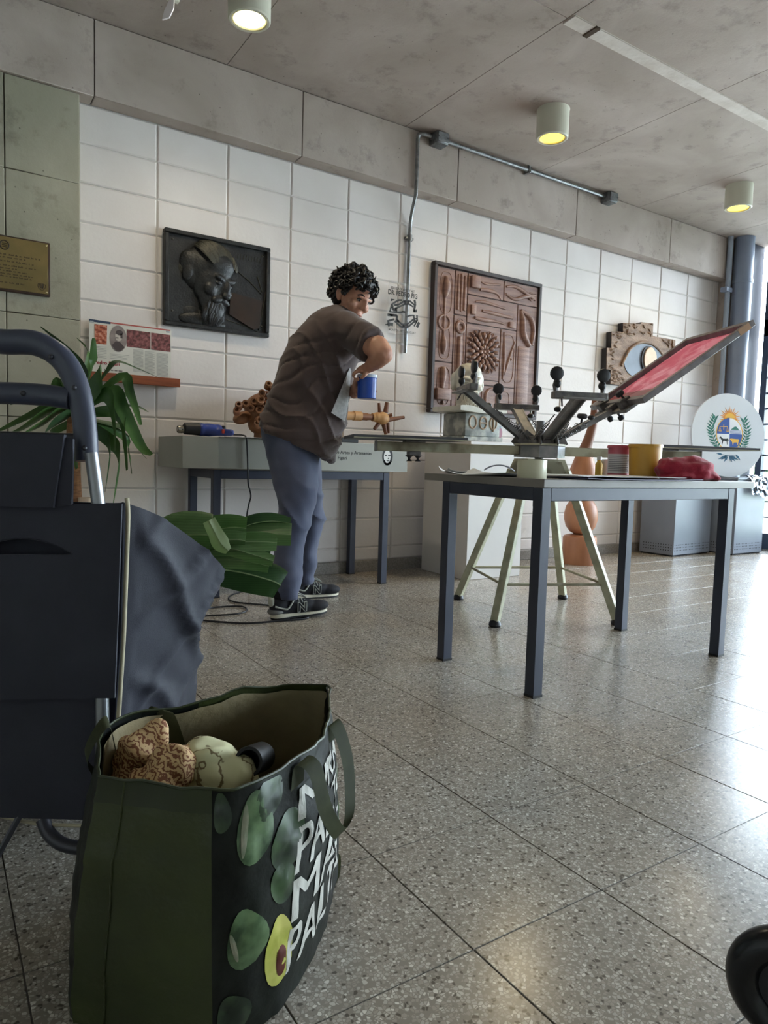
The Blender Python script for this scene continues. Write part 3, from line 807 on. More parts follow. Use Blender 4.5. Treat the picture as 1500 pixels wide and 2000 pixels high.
plank(.64, 1.0, .0, .155, [T([(.66,.045),(.75,.03),(.86,.06),(.97,.10)], [.008,.013,.016,.010]), T([(.66,.10),(.75,.125),(.86,.09),(.97,.065)], [.008,.013,.016,.010]), Rg(.925,.08,.026,.008)])
plank(.285, .79, .155, .36, [Bx(.315,.36,.225,.295,.02), T([(.36,.20),(.45,.19),(.66,.21)], [.007,.012,.008]), T([(.43,.255),(.55,.26),(.74,.27)], [.010,.014,.010]), T([(.36,.315),(.46,.32),(.56,.315),(.66,.325)], [.012,.016,.010,.008]), Bx(.70,.765,.30,.345,.016)])
plank(.79, 1.0, .155, 1.0, [T([(.825,.20),(.85,.28),(.86,.38),(.93,.46)], [.012,.022,.026,.018]), T([(.825,.20),(.92,.24),(.965,.33),(.95,.45)], [.012,.020,.018,.016]), Bx(.81,.93,.47,.985,.006)])
plank(.165, .285, .315, .80, [Rg(.225,.40,.035,.014), T([(.222,.47),(.222,.78)], [.016,.022]), Lobe(.185,.268,.34,.79)])
def rosette(b):
    cx, cz = F(.455, .555)
    for ring, (n, r0, L_, w) in enumerate(((8, .012, .045, .010), (12, .05, .055, .011), (16, .085, .06, .011))):
        for k in range(n):
            a = 2*PI*(k+.5*ring)/n; d = Vector((math.cos(a), 0, math.sin(a))); s = Vector((-d.z, 0, d.x))
            p = Vector((cx, -.04, cz))+d*r0
            tube(smoothpath([p, p+d*L_*.5+s*.006+Vector((0,-.014,0)), p+d*L_], 4), [.003+w*math.sin(PI*j/8) for j in range(9)], 7, bm=b)
    ell((cx, -.044, cz), (.017, .018, .017), 2, bm=b)
    for sx in (-1, 1):
        for sz in (-1, 1):
            for k in range(5):
                a = math.atan2(sz, sx)+(k-2)*.22; d = Vector((math.cos(a), 0, math.sin(a)))
                p = Vector((cx, -.04, cz))+d*.125
                tube([p, p+d*.03+Vector((0,-.012,0)), p+d*(.055-.008*abs(k-2))], [.004,.010,.003], 7, bm=b)
plank(.285, .625, .36, .76, [rosette])
plank(.625, .79, .36, .80, [Lobe(.65,.77,.40,.76), T([(.66,.385),(.668,.60),(.66,.74)], [.006,.012,.007]), T([(.775,.44),(.72,.58),(.68,.70)], [.005,.010,.008]), E_(.735,.58,.012,.012)])
plank(.0, .165, .665, 1.0, [Lobe(.03,.145,.70,.97), T([(.08,.70),(.082,.75),(.075,.85)], [.018,.028,.018]), Bx(.015,.145,.855,.935,.03), E_(.085,.955,.012,.016)])
plank(.165, .285, .80, 1.0, [T([(.20,.82),(.24,.90),(.21,.98)], [.012,.016,.008])])
plank(.285, .455, .76, 1.0, [Lobe(.31,.43,.78,.99), T([(.35,.80),(.38,.90),(.36,.97)], [.010,.014,.008])])
plank(.455, .79, .80, 1.0, [T([(.50,.98),(.50,.86),(.56,.82),(.64,.85)], [.014,.012,.010,.008]), Lobe(.60,.74,.83,.98)])
plank(.455, .625, .76, .80, [])

# ---- carved eye panel with stepped outline
M_EYE = wood('carved_pale_wood', (150,122,100), (110,84,64), 9, (1,1,3), .6, .6)
ey = -.055
EW = lambda x, y: W(1150+x/3.333, 400+y/3.333, ey)
t = thing('carved_eye_panel', 'stepped wooden panel carved as an eye with a grey-blue iris', 'relief', (4.55, 0, 1.45))
outline = [(222,768),(337,776),(339,764),(416,773),(413,852),(428,858),(560,880),(556,1010),(520,1120),(400,1175),(240,1178),(140,1166),(141,1076),(112,1070),(116,931),(144,933),(146,826),(221,830)]
obj('board', prism([EW(*p) for p in outline][::-1], .004, .055, M=wallM(0, 0, 0)), [pm('panel_edge_dark', (52,48,50), rough=.6)], t, world=True, smooth=False)
inner = [EW(x, y) for x, y in outline]
face = prism(inner[::-1], .055, .061, M=wallM(0, 0, 0))
obj('carved_face', face, M_EYE, t, world=True, smooth=False)
b = BM(); rnd = random.Random(9)
cex, cez = EW(365, 1020)
def inside(x, z):
    n = len(inner); c = False
    for i in range(n):
        xa, za = inner[i]; xb, zb = inner[i-1]
        if (za > z) != (zb > z) and x < (xb-xa)*(z-za)/(zb-za)+xa: c = not c
    return c
k = 0
while k < 150:
    x = rnd.uniform(4.13, 5.06); z = rnd.uniform(1.44, 2.05)
    if not inside(x, z): continue
    rel = ((x-cex)/.40)**2+((z-cez)/.215)**2
    if rel < 1.0: continue
    k += 1
    a = rnd.choice((rnd.gauss(0,.3), rnd.gauss(PI/2,.35))) if x > 4.35 else rnd.gauss(0,.25); L_ = rnd.uniform(.03, .085)
    p = Vector((x, -.061, z)); d = Vector((math.cos(a), 0, math.sin(a))); s = Vector((-d.z, 0, d.x))
    q = p+d*L_
    if not inside(q.x, q.z) or ((q.x-cex)/.40)**2+((q.z-cez)/.215)**2 < 1: continue
    tube(smoothpath([p, p+d*L_*.5+s*rnd.uniform(-.012,.012)+Vector((0,-.004,0)), q], 3), [.002,.005,.007,.008,.007,.005,.002], 6, bm=b)
obj('carved_strokes', b, M_EYE, t, world=True, kind='stuff')
lid = [(205,1050),(235,985),(262,940),(310,905),(350,895),(400,905),(445,940),(480,985),(520,1020)]
obj('upper_lid', tube(smoothpath([(EW(*p)[0], -.066, EW(*p)[1]) for p in lid], 4), .012, 8), M_EYE, t, world=True)
eyep = [(222,1010),(245,950),(290,920),(340,908),(395,915),(440,942),(490,990),(530,1040),(480,1090),(380,1125),(290,1120),(240,1080)]
obj('eye_field', prism([(p[0], p[1]) for p in smoothpath([EW(*p) for p in eyep], 4, closed=True)][::-1], .060, .066, M=wallM(0, 0, 0)), pm('slate_blue_paint', (92,102,118), (106,116,132), 10, .5), t, world=True, smooth=False)
cx_, cz_ = EW(383, 1010); rx_ = EW(422, 1010)[0]-cx_
obj('pupil_rim', prism(circle(rx_*1.18, 36, cx_-.012, cz_, ry=.118), .064, .078, M=wallM(0, 0, 0)), pm('panel_edge_dark', (52,48,50)), t, world=True)
obj('pupil_disc', prism(circle(rx_, 36, cx_, cz_, ry=.108), .066, .088, M=wallM(0, 0, 0), bev=.004), pm('pale_disc_wood', (216,190,164), (204,176,148), 12, .55), t, world=True)
# ================================================================ furniture and what stands on it
M_FRAME = pm('navy_steel_frame', (54,58,72), (62,66,80), 6, .4, metal=.1)
M_TOP = pm('grey_laminate', (122,116,112), (132,126,121), 5, .4)
def table(name, label, x0, x1, y0, y1, ztop, legw, ap, tx0, tx1, ty0, ty1, tth, mtop):
    t = thing(name, label, 'table', ((x0+x1)/2, (y0+y1)/2, 0))
    zf = ztop-tth
    for x in (x0, x1-legw):
        for y in (y0, y1-legw):
            obj('leg', box(x, x+legw, y, y+legw, 0.004, zf, bev=.002), M_FRAME, t, world=True)
            obj('foot_cap', box(x-.0006, x+legw+.0006, y-.0006, y+legw+.0006, 0, .008), pm('black_plastic', (28,28,30), rough=.5), t, world=True)
    for y in (y0, y1-legw): obj('apron_rail', box(x0+legw, x1-legw, y+.001, y+legw-.001, zf-ap, zf, bev=.002), M_FRAME, t, world=True)
    for x in (x0, x1-legw): obj('apron_rail', box(x+.001, x+legw-.001, y0+legw, y1-legw, zf-ap, zf, bev=.002), M_FRAME, t, world=True)
    obj('table_top', box(tx0, tx1, ty0, ty1, zf, ztop, bev=.0015), mtop, t, world=True)
    return t
table('work_table', 'grey-topped work table with navy steel legs, tubs and a red cloth on it', .972, 2.068, -2.441, -1.92, .722, .042, .044, .985-.012, 2.20, -2.445, -1.80, .028, M_TOP)
table('wall_table', 'navy steel table against the block wall carrying the long grey plinth', .582, 1.698, -.455, -.025, .695, .042, .046, .582, 1.698, -.455, -.025, .006, M_TOP)

# ---- long grey plinth with lettering
M_PLIN = pm('grey_painted_board', (150,150,142), (158,158,150), 2.5, .5)
t = thing('lettered_plinth', 'long low grey plinth box with black lettering lying on the wall table', 'plinth', (1.11, -.25, .695))
obj('box', box(.41, 1.815, -.475, -.03, .695, .862, bev=.002), M_PLIN, t, world=True)
pt = on_y(645, 888, -.475)
tx = lambda s, px, py, size: text(s, size, wallM(on_y(px, py, -.476).x, -.4755, on_y(px, py, -.476).z), extrude=.0004)
b = tx('Artes y Artesanías', 664.5, 886.5, .0290)
obj('lettering', b, M_INK, t, world=True, smooth=False)
xr = on_y(664.5, 886.5, -.476)
obj('lettering', text('Escuela de', .0290, wallM(xr.x-.006, -.4755, xr.z+.001), extrude=.0004, align='RIGHT'), M_INK, t, world=True, smooth=False)
xr = on_y(659.5, 897, -.476)
obj('lettering', text('Figari', .0290, wallM(xr.x, -.4755, xr.z), extrude=.0004), M_INK, t, world=True, smooth=False)
obj('lettering', text('Pedro', .0290, wallM(xr.x-.012, -.4755, xr.z), extrude=.0004, align='RIGHT'), M_INK, t, world=True, smooth=False)
c0 = on_y(757, 891.5, -.476)
L = lambda pts: [(c0.x+x*.040, c0.z+z*.056) for x, z in pts]
b = BM()
outer = [(math.cos(a*PI/14)*.96, math.sin(a*PI/14)*.98) for a in range(-9, 24)]
inner_ = [(math.cos(a*PI/14)*.62-.05, math.sin(a*PI/14)*.70-.02) for a in range(-9, 24)]
for k in range(len(outer)-1):
    prism(L([outer[k], outer[k+1], inner_[k+1], inner_[k]]), 0, .0008, M=wallM(0, -.475, 0), bm=b)
for pts in ([(-.5,.12),(-.1,.2),(-.12,.08),(-.45,.02)], [(.08,.16),(.55,.2),(.55,.08),(.1,.06)], [(.15,-.1),(.28,-.28),(.02,-.3)], [(-.25,-.42),(.35,-.42),(.2,-.52),(-.1,-.52)], [(-.7,-.5),(-.45,-.35),(-.2,-.85),(-.35,-.95)], [(.3,-.65),(.75,-.45),(.5,-.9),(.2,-.85)]):
    prism(L(pts), 0, .0008, M=wallM(0, -.475, 0), bm=b)
obj('portrait_emblem', b, M_INK, t, world=True, smooth=False)
obj('emblem_ground', prism(L(circle(.70, 24, -.05, -.02, ry=.85)), 0, .0004, M=wallM(0, -.475, 0)), pm('emblem_white', (224,222,218), rough=.5), t, world=True, smooth=False)

# ---- heat gun on a sheet of paper, with its cord down to the floor
pz = .862
t = thing('paper_sheet', 'white sheet of paper lying under the heat gun', 'paper', (.85, -.40, pz))
b = BM(); n = 12
for i in range(n):
    for j in range(3):
        q = []
        for a, c in ((i, j), (i+1, j), (i+1, j+1), (i, j+1)):
            x = .60+a/n*.37; y = -.505+c/3*.20
            z = pz+.0012+(.004*math.sin(a/n*PI) if c == 0 else 0)
            q.append(b.verts.new((x, y, z)))
        b.faces.new(q)
bmesh.ops.remove_doubles(b, verts=b.verts[:], dist=.0005)
bmesh.ops.solidify(b, geom=b.faces[:], thickness=.0006)
obj('sheet', b, pm('white_paper', (226,226,224), rough=.6), t, world=True)
hy = -.36
H = lambda px, py, y=hy: on_y(px, py, y)
t = thing('heat_gun', 'blue and black heat gun lying on its side on the grey plinth', 'tool', (.70, hy, pz))
M_HB = pm('tool_blue', (36,52,118), (44,62,132), 6, .4); M_HK = pm('tool_black', (30,30,34), rough=.45)
p0, p1, p2, p3 = H(347, 838), H(360, 837.5), H(386, 836.5), H(432, 836)
obj('nozzle', lathe([(.0001, 0), (.011, 0), (.011, .004), (.017, .004), (.017, 0), (.020, 0), (.021, .012), (.019, .030), (.0001, .030)], 20, M=Matrix.Translation(p0) @ Matrix.Rotation(PI/2, 4, 'Y')), pm('nozzle_steel', (150,146,138), rough=.25, metal=.9), t, world=True)
b = BM()
for k in range(6): cyl(p0+Vector((.02, -.0215*math.cos(k), .0215*math.sin(k))), p0+Vector((.02, -.0195*math.cos(k), .0195*math.sin(k))), .003, n=8, bm=b)
obj('nozzle_slots', b, M_HK, t, world=True)
obj('barrel', lathe([(.0001, 0), (.020, 0), (.030, .008), (.031, .05), (.034, .085), (.0001, .085)], 24, M=Matrix.Translation(p0+Vector((.028, 0, .004))) @ Matrix.Rotation(PI/2, 4, 'Y')), M_HK, t, world=True)
b = BM()
ell(p0+Vector((.165, 0, .003)), (.075, .036, .035), 3, bm=b); ell(p0+Vector((.125, 0, .003)), (.03, .036, .036), 3, bm=b); ell(p0+Vector((.215, 0, .006)), (.035, .03, .030), 3, bm=b)
caps(p0+Vector((.19, 0, -.006)), p0+Vector((.265, -.075, -.008)), .022, .018, bm=b)
obj('housing', blob(b, .006, 3), M_HB, t, world=True)
obj('rear_cap', box(p0.x+.235, p0.x+.256, hy-.024, hy+.024, p0.z-.02, p0.z+.03, bev=.008, seg=2), M_HK, t, world=True)
obj('switch', box(p0.x+.215, p0.x+.232, hy-.072, hy-.062, p0.z-.014, p0.z+.008, bev=.003), pm('switch_red', (150,50,40), rough=.4), t, world=True)
cord = [p0+Vector((.262, -.075, -.008)), on_y(455, 849, -.43), on_y(474, 850, -.465)]
for px, py, y_ in ((481, 856, -.486), (483, 885, -.487), (484, 915, -.488), (485, 945, -.486), (490, 968, -.475), (486, 985, -.470), (482, 1010, -.465), (482, 1060, -.45), (484, 1110, -.44)): cord.append(on_y(px, py, y_))
cord.append(on_z(492, 1135, .006))
for px, py in ((520, 1143), (470, 1156), (447, 1166), (460, 1176), (530, 1183)): q = on_z(px, py, .005); cord.append(q)
cord += [Vector((.80, -.90, .0045)), Vector((.845, -.96, .0045)), Vector((.845, -1.03, .0043)), Vector((.82, -1.10, .0045))]
for px, py in ((540, 1213), (480, 1217), (410, 1213)): cord.append(on_z(px, py, .005))
for px, py in ((380, 1208), (400, 1203), (460, 1199), (482, 1192), (470, 1184), (420, 1186), (395, 1192)): cord.append(on_z(px, py, .0055))
obj('power_cord', tube(smoothpath(cord, 6), .0042, 8), M_HK, t, world=True)

# ---- jointed wooden creature sculpture on the plinth
M_WL = wood('pale_turned_wood', (196,152,104), (176,128,80), 10, (1,3,1), .5, .1)
M_WD = wood('dark_turned_wood', (126,80,54), (106,64,42), 10, (1,3,1), .5, .1)
M_WM = wood('brown_carved_wood', (138,94,62), (112,74,48), 9, (1,2,1), .55, .2)
sy = -.24
Sp = lambda px, py, y=sy: on_y(px, py, y)
t = thing('wooden_creature', 'wooden sculpture with a tube-covered body, snout and spiky peg hand', 'sculpture', (1.05, sy, pz))
b = BM()
ell(Sp(520, 800), (.13, .11, .10), 3, bm=b); ell(Sp(570, 790), (.18, .11, .11), 3, bm=b); ell(Sp(620, 803), (.16, .10, .085), 3, bm=b); ell(Sp(505, 828), (.06, .08, .06), 3, bm=b)
obj('body', blob(b, .01, 4), M_WM, t, world=True)
b = BM(); ell(Sp(473, 816), (.055, .05, .036), 3, bm=b, rot=Matrix.Rotation(-.35, 4, 'Y')); ell(Sp(495, 808), (.05, .05, .04), 3, bm=b)
obj('snout', blob(b, .006, 3), M_WM, t, world=True)
def woodtube(p, d, r, L_):
    d = Vector(d).normalized()
    M = Matrix.Translation(p) @ d.to_track_quat('Z', 'Y').to_matrix().to_4x4()
    return lathe([(.0001, 0), (r, 0), (r, L_-.003), (r-.002, L_), (r*.52, L_), (r*.45, L_-.012), (.0001, L_-.012)], 14, M=M)
spots = [(466,797),(477,791),(491,797),(462,806),(506,789),(512,781),(520,773),(515,797),(508,806),(512,815),(505,822),(503,833),(522,786),(528,795),(526,806),(523,818),(518,827),(533,780),(536,770),(530,762),(513,768),(540,760),(522,757),(498,788)]
for k, (px, py) in enumerate(spots):
    y = -.30 if px < 500 else -.325
    p = Sp(px, py, y)
    obj('wood_tube', woodtube(p, (-.35+.2*math.sin(k*2.1), -1, .25+.35*math.cos(k*1.7)), .0205+.003*math.sin(k*3.3), .042), M_WM if k % 3 else M_WD, t, world=True)
for px in (508, 590): obj('peg_leg', cyl(Vector((Sp(px, 815).x, sy, pz)), Vector((Sp(px, 815).x, sy, Sp(px, 815).z)), .035, .03, n=16), M_WM, t, world=True)
# jointed arm
a0 = Sp(655, 812); 
segs = [((655,812),(690,812),.026,.026,M_WL), ((690,812),(704,813),.030,.030,M_WL), ((704,813),(716,814),.024,.024,M_WD), ((716,814),(727,815),.022,.018,M_WD), ((727,815),(735,815),.026,.030,M_WL)]
for (p, q, r0, r1, m) in segs:
    obj('arm_segment', cyl(Sp(*p), Sp(*q)+Vector((.002, 0, 0)), r0, r1, n=24), m, t, world=True)
b = BM(); ell(Sp(746, 817), (.052, .045, .042), 3, bm=b); ell(Sp(736, 815), (.035, .035, .033), 3, bm=b)
obj('palm', blob(b, .006, 3), M_WL, t, world=True)
for (p, q, r0, r1) in (((742,806),(740,787),.013,.009), ((753,805),(756,786),.017,.013), ((750,815),(766,810),.012,.011), ((757,820),(789,815),.016,.010), ((742,824),(731,838),.014,.011), ((749,826),(754,848),.017,.012), ((757,826),(759,846),.013,.009)):
    y1 = sy-.035 if q == (766,810) else sy
    obj('peg_finger', cyl(Sp(*p), Sp(*q, y1), r0, r1, n=16), M_WD, t, world=True)

# ---- small black device with a red lamp at the right end of the plinth
t = thing('power_pack', 'small black electrical box with a red pilot lamp on the plinth', 'device', (1.44, -.43, pz))
d0 = on_y(664, 852, -.45); d1 = on_y(697, 862, -.45)
obj('case', box(d0.x, d1.x, -.47, -.36, pz, pz+.030, bev=.003), M_HK, t, world=True)
obj('pilot_lamp', ell((on_y(684, 851, -.45).x, -.465, pz+.031), .006, 2), emis('red_pilot', (255,60,70), 1.5), t, world=True)

# ---- tall white pedestal with plaster bust
M_WHITEP = pm('white_painted_mdf', (206,201,198), (212,208,205), 3, .5)
px0, px1, py0, py1, pzt = 2.235, 2.715, -.575, -.085, .905
solo('white_pedestal', box(px0, px1, py0, py1, 0, pzt, bev=.003), M_WHITEP, 'tall white box pedestal under the plaster bust', 'pedestal', loc=((px0+px1)/2, (py0+py1)/2, 0))
M_PLS = pm('aged_plaster', (206,202,190), (178,176,166), 9, .6, bump=.2, bscale=40)
M_PLS2 = pm('mottled_stone_paint', (120,124,122), (178,178,170), 14, .6, lo=.4, hi=.6, bump=.15)
M_OCH = pm('ochre_relief', (178,152,128), (160,136,112), 20, .6)
by = -.36
Bp = lambda px, py, y=by: on_y(px, py, y)
cxb = (Bp(920, 855).x)
t = thing('plaster_bust', 'pale plaster bust of a bearded bald man on an open book and mottled block', 'bust', (cxb, by, pzt))
zb = pzt
fz = lambda px, py: Bp(px, py).z
hw = .17
obj('foot_slab', box(cxb-hw, cxb+hw, by-.13, by+.13, zb, zb+.034, bev=.004), M_PLS2, t, world=True)
obj('block', box(cxb-.152, cxb+.152, by-.118, by+.118, zb+.034, fz(905, 808)+.0, bev=.008, seg=2), M_PLS2, t, world=True)
zb1 = fz(905, 808)
b = BM()                                             # open book
for s in (-1, 1):
    rows = []
    for i in range(7):
        u = i/6; x = cxb-.03+s*u*.20; z = zb1+.006+.045*math.sin(u*PI*.55)*(1-.25*u)+.012*(1-u)
        rows.append([Vector((x, by-.16, z)), Vector((x, by+.14, z)), Vector((x, by+.14, zb1-.002+.012*u)), Vector((x, by-.16, zb1-.002+.012*u))])
    loft(rows, bm=b)
obj('open_book', b, M_PLS, t, world=True)
for dx in (-.09, .0, .088):                          # letters in relief on the front of the block
    cz = zb+.034+(zb1-zb-.034)*.60; cx = cxb+dx
    b = BM()
    tube([(cx+.030*math.cos(k*PI/12), by-.119, cz+.040*math.sin(k*PI/12)) for k in range(24)], .006, 6, closed=True, bm=b)
    if dx > .05: tube([(cx, by-.121, cz-.055), (cx, by-.121, cz+.055)], .007, 6, bm=b)
    if dx == 0: tube([(cx-.03, by-.121, cz), (cx+.03, by-.121, cz)], .005, 6, bm=b)
    obj('relief_letter', b, M_OCH, t, world=True)
hc = Bp(915, 752)                                     # head, turned towards the room and the window
Mh = Matrix.Translation(hc) @ Matrix.Rotation(math.radians(-28), 4, 'Z')
hd = bust_head(.006)
hd.transform(Mh)
obj('head', hd, M_PLS, t, world=True)
b = beard_strands(60, 4)
b.transform(Mh); obj('beard_curls', b, M_PLS, t, world=True, kind='stuff')
t = thing('dark_mug', 'dark mug with a pink patch standing beside the plaster bust', 'mug', (2.665, -.33, pzt))
obj('mug_body', lathe([(.0001, 0), (.036, 0), (.040, .006), (.043, .12), (.039, .12), (.036, .01), (.0001, .01)], 28), pm('mug_glaze', (62,70,76), (84,92,96), 20, .35), t)
b = prism(circle(.02, 16, ry=.035), 0, .002, M=Matrix.Translation((-.0, -.0435, .07)) @ Matrix.Rotation(PI/2, 4, 'X'))
obj('pink_patch', b, pm('mug_pink', (150,96,112), rough=.5), t)
# ---- turned wooden totem standing by the wall
M_TOT = wood('orange_turned_wood', (178,122,88), (138,86,58), 7, (1,1,.25), .45, .05)
M_TOT2 = wood('dark_red_wood', (128,84,62), (108,68,50), 6, (1,1,.3), .5, .05)
tc = on_z(1139, 1104, 0); tc.y += .09; tc.x += .05
t = thing('wooden_totem', 'turned wooden totem: drum base, ball and flared stalk by the wall', 'sculpture', (tc.x, tc.y, 0))
obj('drum_base', lathe([(.0001, 0), (.128, 0), (.130, .006), (.130, .195), (.124, .215), (.095, .226), (.045, .230), (.0001, .230)], 40), M_TOT, t)
obj('ball', lathe([(.0001, .225), (.035, .226), (.08, .25), (.112, .29), (.127, .345), (.128, .395), (.115, .45), (.09, .49), (.055, .515), (.04, .53), (.0001, .53)], 40), M_TOT, t)
obj('flared_neck', lathe([(.0001, .52), (.05, .52), (.06, .54), (.085, .58), (.105, .63), (.112, .67), (.10, .74), (.078, .80), (.058, .86), (.046, .90), (.0001, .90)], 36), M_TOT, t)
obj('stalk', tube(smoothpath([(.0, 0, .88), (.03, -.015, .98), (.055, -.03, 1.12), (.06, -.03, 1.30)], 5), [.046-.0015*k for k in range(16)], 16), M_TOT2, t)

# ---- two grey metal cabinets with perforated bases
M_CAB = pm('grey_enamelled_steel', (128,136,150), (136,144,158), 3, .42)
M_HOLE = pm('perforation_dark', (40,44,52), rough=.8)
def cabinet(label, x, y, rz, w, d, h):
    t = thing('metal_cabinet', label, 'cabinet', (x, y, 0), rz, group='grey metal cabinets by the window')
    obj('body', box(0, w, 0, d, .012, h-.02, bev=.003), M_CAB, t)
    obj('top_slab', box(-.008, w+.008, -.008, d+.004, h-.02, h, bev=.003), M_CAB, t)
    obj('plinth', box(.01, w-.01, .012, d-.01, 0, .014), M_HOLE, t)
    b = BM(); n = int(w/.024)
    for r in range(3):
        for k in range(n-1):
            bmesh.ops.create_circle(b, cap_ends=True, segments=6, radius=.0052, matrix=Matrix.Translation((.022+k*.024, -.0006, .052+r*.024)) @ Matrix.Rotation(PI/2, 4, 'X'))
    for r in range(3):
        for k in range(int(d/.024)-1):
            bmesh.ops.create_circle(b, cap_ends=True, segments=6, radius=.0052, matrix=Matrix.Translation((-.0006, .022+k*.024, .052+r*.024)) @ Matrix.Rotation(PI/2, 4, 'Y'))
    obj('painted_holes', b, M_HOLE, t, smooth=False, kind='stuff')  # flat dark discs; the shade inside the holes is painted on
cabinet('grey metal cabinet standing against the end of the block wall', 4.70, -.394, .07, .60, .33, .69)
cabinet('grey metal cabinet below the round crest by the drain pipe', 5.36, -.545, 0, .47, .245, .70)

# ---- round white board with the painted coat of arms
th = math.radians(-21)
dc = at(1428, 849.5, 6.36); R_D = .382
hx = Vector((math.cos(th), math.sin(th), 0)); nrm0 = Vector((math.sin(th), -math.cos(th), 0))
lean = .09
upv = (Vector((0,0,1))*math.cos(lean) - nrm0*math.sin(lean)); nrm = hx.cross(upv)
base = Vector((dc.x, dc.y, .701)); 
Md = Matrix((hx, upv, nrm)).transposed().to_4x4(); Md.translation = base+upv*R_D
t = thing('crest_board', 'round white board painted with a sun, laurels and quartered shield', 'sign', M=Md)
obj('disc', prism(circle(R_D, 72), -.018, 0, bev=.002), pm('white_gloss_paint', (214,219,226), rough=.35), t)
K = R_D/.382*.001
# photo units: crop pixels, 8.33 per photo pixel, centre of the disc at (733, 830)
sc = R_D/(163*8.333/2); scx = R_D/(143*8.333/2)
Dp = lambda x, y: ((x-733)*scx, (830-y)*sc)
def dpoly(*p, h=.0012): return prism([Dp(*q) for q in p], 0, h)
M_CB = pm('crest_blue', (48,84,160), rough=.4); M_CW = pm('crest_white', (232,234,238), rough=.4); M_CY = pm('crest_yellow', (232,180,66), rough=.4)
M_CG = pm('crest_green', (40,112,98), rough=.4); M_CG2 = pm('crest_leaf_blue', (46,96,128), rough=.4); M_CK = pm('crest_black', (28,36,40), rough=.4); M_CO = pm('crest_orange', (222,142,44), rough=.4)
ox, oy, orx, ory = 748, 812, 205, 262
def quad(a0, a1):
    pts = [(ox, oy)]
    for k in range(13):
        a = a0+(a1-a0)*k/12; pts.append((ox+orx*math.cos(a), oy-ory*math.sin(a)))
    return [Dp(*q) for q in pts]
obj('shield_rim', prism([Dp(ox+(orx+14)*math.cos(k*PI/24), oy-(ory+14)*math.sin(k*PI/24)) for k in range(48)], 0, .0006), M_CY, t, smooth=False)
for nm, a0, a1, m in (('blue_quarter', PI/2, PI, M_CB), ('white_quarter', 0, PI/2, M_CW), ('white_quarter', PI, 1.5*PI, M_CW), ('blue_quarter', 1.5*PI, 2*PI, M_CB)):
    obj(nm, prism(quad(a0, a1), 0, .0012), m, t, smooth=False)
b = BM()                                              # scales
for p, q, w in (((652,660),(652,745),10), ((590,695),(715,695),8), ((590,700),(575,765),5), ((592,700),(612,765),5), ((712,700),(700,765),5), ((714,700),(732,765),5), ((570,768),(618,768),12), ((696,768),(738,768),12)):
    prism(bar2(Dp(*p), Dp(*q), w*sc), 0, .002, bm=b)
obj('scales_charge', b, M_CY, t, smooth=False)
b = BM()
prism([Dp(*q) for q in ((768,740),(800,712),(835,685),(862,690),(905,740))], 0, .002, bm=b)
obj('hill_charge', b, M_CG, t, smooth=False)
b = BM()
for k in range(5): prism(bar2(Dp(756, 756+k*14), Dp(940, 756+k*14), 6*sc), 0, .002, bm=b)
obj('sea_waves', b, M_CB, t, smooth=False)
horse = [(578,880),(598,856),(612,862),(640,890),(690,890),(715,885),(730,900),(733,930),(720,915),(712,925),(715,985),(706,985),(700,935),(660,925),(645,930),(632,985),(624,985),(626,930),(612,905),(600,885),(585,892)]
obj('horse_charge', prism([Dp(*q) for q in horse][::-1], 0, .002), M_CK, t, smooth=False)
ox_ = [(755,890),(775,884),(860,890),(895,890),(902,905),(892,945),(886,985),(876,985),(874,945),(815,948),(806,985),(797,985),(793,945),(775,920),(758,905)]
obj('ox_charge', prism([Dp(*q) for q in ox_][::-1], 0, .002), M_CY, t, smooth=False)
b = BM()
for k in range(17):                                   # rays of the half sun
    a = PI*(-.08+1.16*k/16); L_ = 185 if k % 2 == 0 else 150
    c = (755, 545); d = (math.cos(a), math.sin(a)); s = (-d[1], d[0])
    prism([Dp(c[0]+d[0]*60+s[0]*14, c[1]-d[1]*50-s[1]*14), Dp(c[0]+d[0]*L_, c[1]-d[1]*L_), Dp(c[0]+d[0]*60-s[0]*14, c[1]-d[1]*50+s[1]*14)], 0, .0012, bm=b)
obj('sun_rays', b, M_CO, t, smooth=False)
obj('sun_face', prism([Dp(755+82*math.cos(k*PI/16), 552-80*math.sin(k*PI/16)) for k in range(17)], 0, .0018), M_CY, t, smooth=False)
def laurel(name, stem, m, leaves):
    b = BM()
    pts = smoothpath(stem, 4)
    for p, q in zip(pts, pts[1:]): prism(bar2(Dp(*p[:2]), Dp(*q[:2]), 8*sc), 0, .001, bm=b)
    for (x, y, ang, L_) in leaves:
        a = math.radians(ang); d = (math.cos(a), -math.sin(a)); s = (d[1]*-1, d[0])
        pl = [(x, y), (x+d[0]*L_*.35+s[0]*L_*.16, y+d[1]*L_*.35+s[1]*L_*.16), (x+d[0]*L_, y+d[1]*L_), (x+d[0]*L_*.4-s[0]*L_*.16, y+d[1]*L_*.4-s[1]*L_*.16)]
        prism([Dp(*q) for q in pl], 0, .0014, bm=b)
    obj(name, b, m, t, smooth=False)
lv = []
st = [(590,1040),(520,960),(470,850),(455,740),(490,640),(520,560)]
for k, (x, y) in enumerate([(560,1020),(525,985),(505,940),(485,890),(468,840),(458,800),(456,755),(462,715),(478,670),(495,630),(508,595),(520,570)]):
    lv += [(x, y, 165-k*4, 105), (x, y, 60-k*1, 85)]
laurel('laurel_branch', st, M_CG, lv)
lv = []
st = [(940,1040),(985,960),(1020,860),(1030,760),(1005,660),(975,570)]
for k, (x, y) in enumerate([(945,1030),(965,990),(985,950),(1000,905),(1015,860),(1028,815),(1030,770),(1020,720),(1005,670),(990,620),(978,585)]):
    lv += [(x, y, 15+k*4, 110), (x, y, 125+k*1, 80)]
laurel('laurel_branch', st, M_CG, lv)
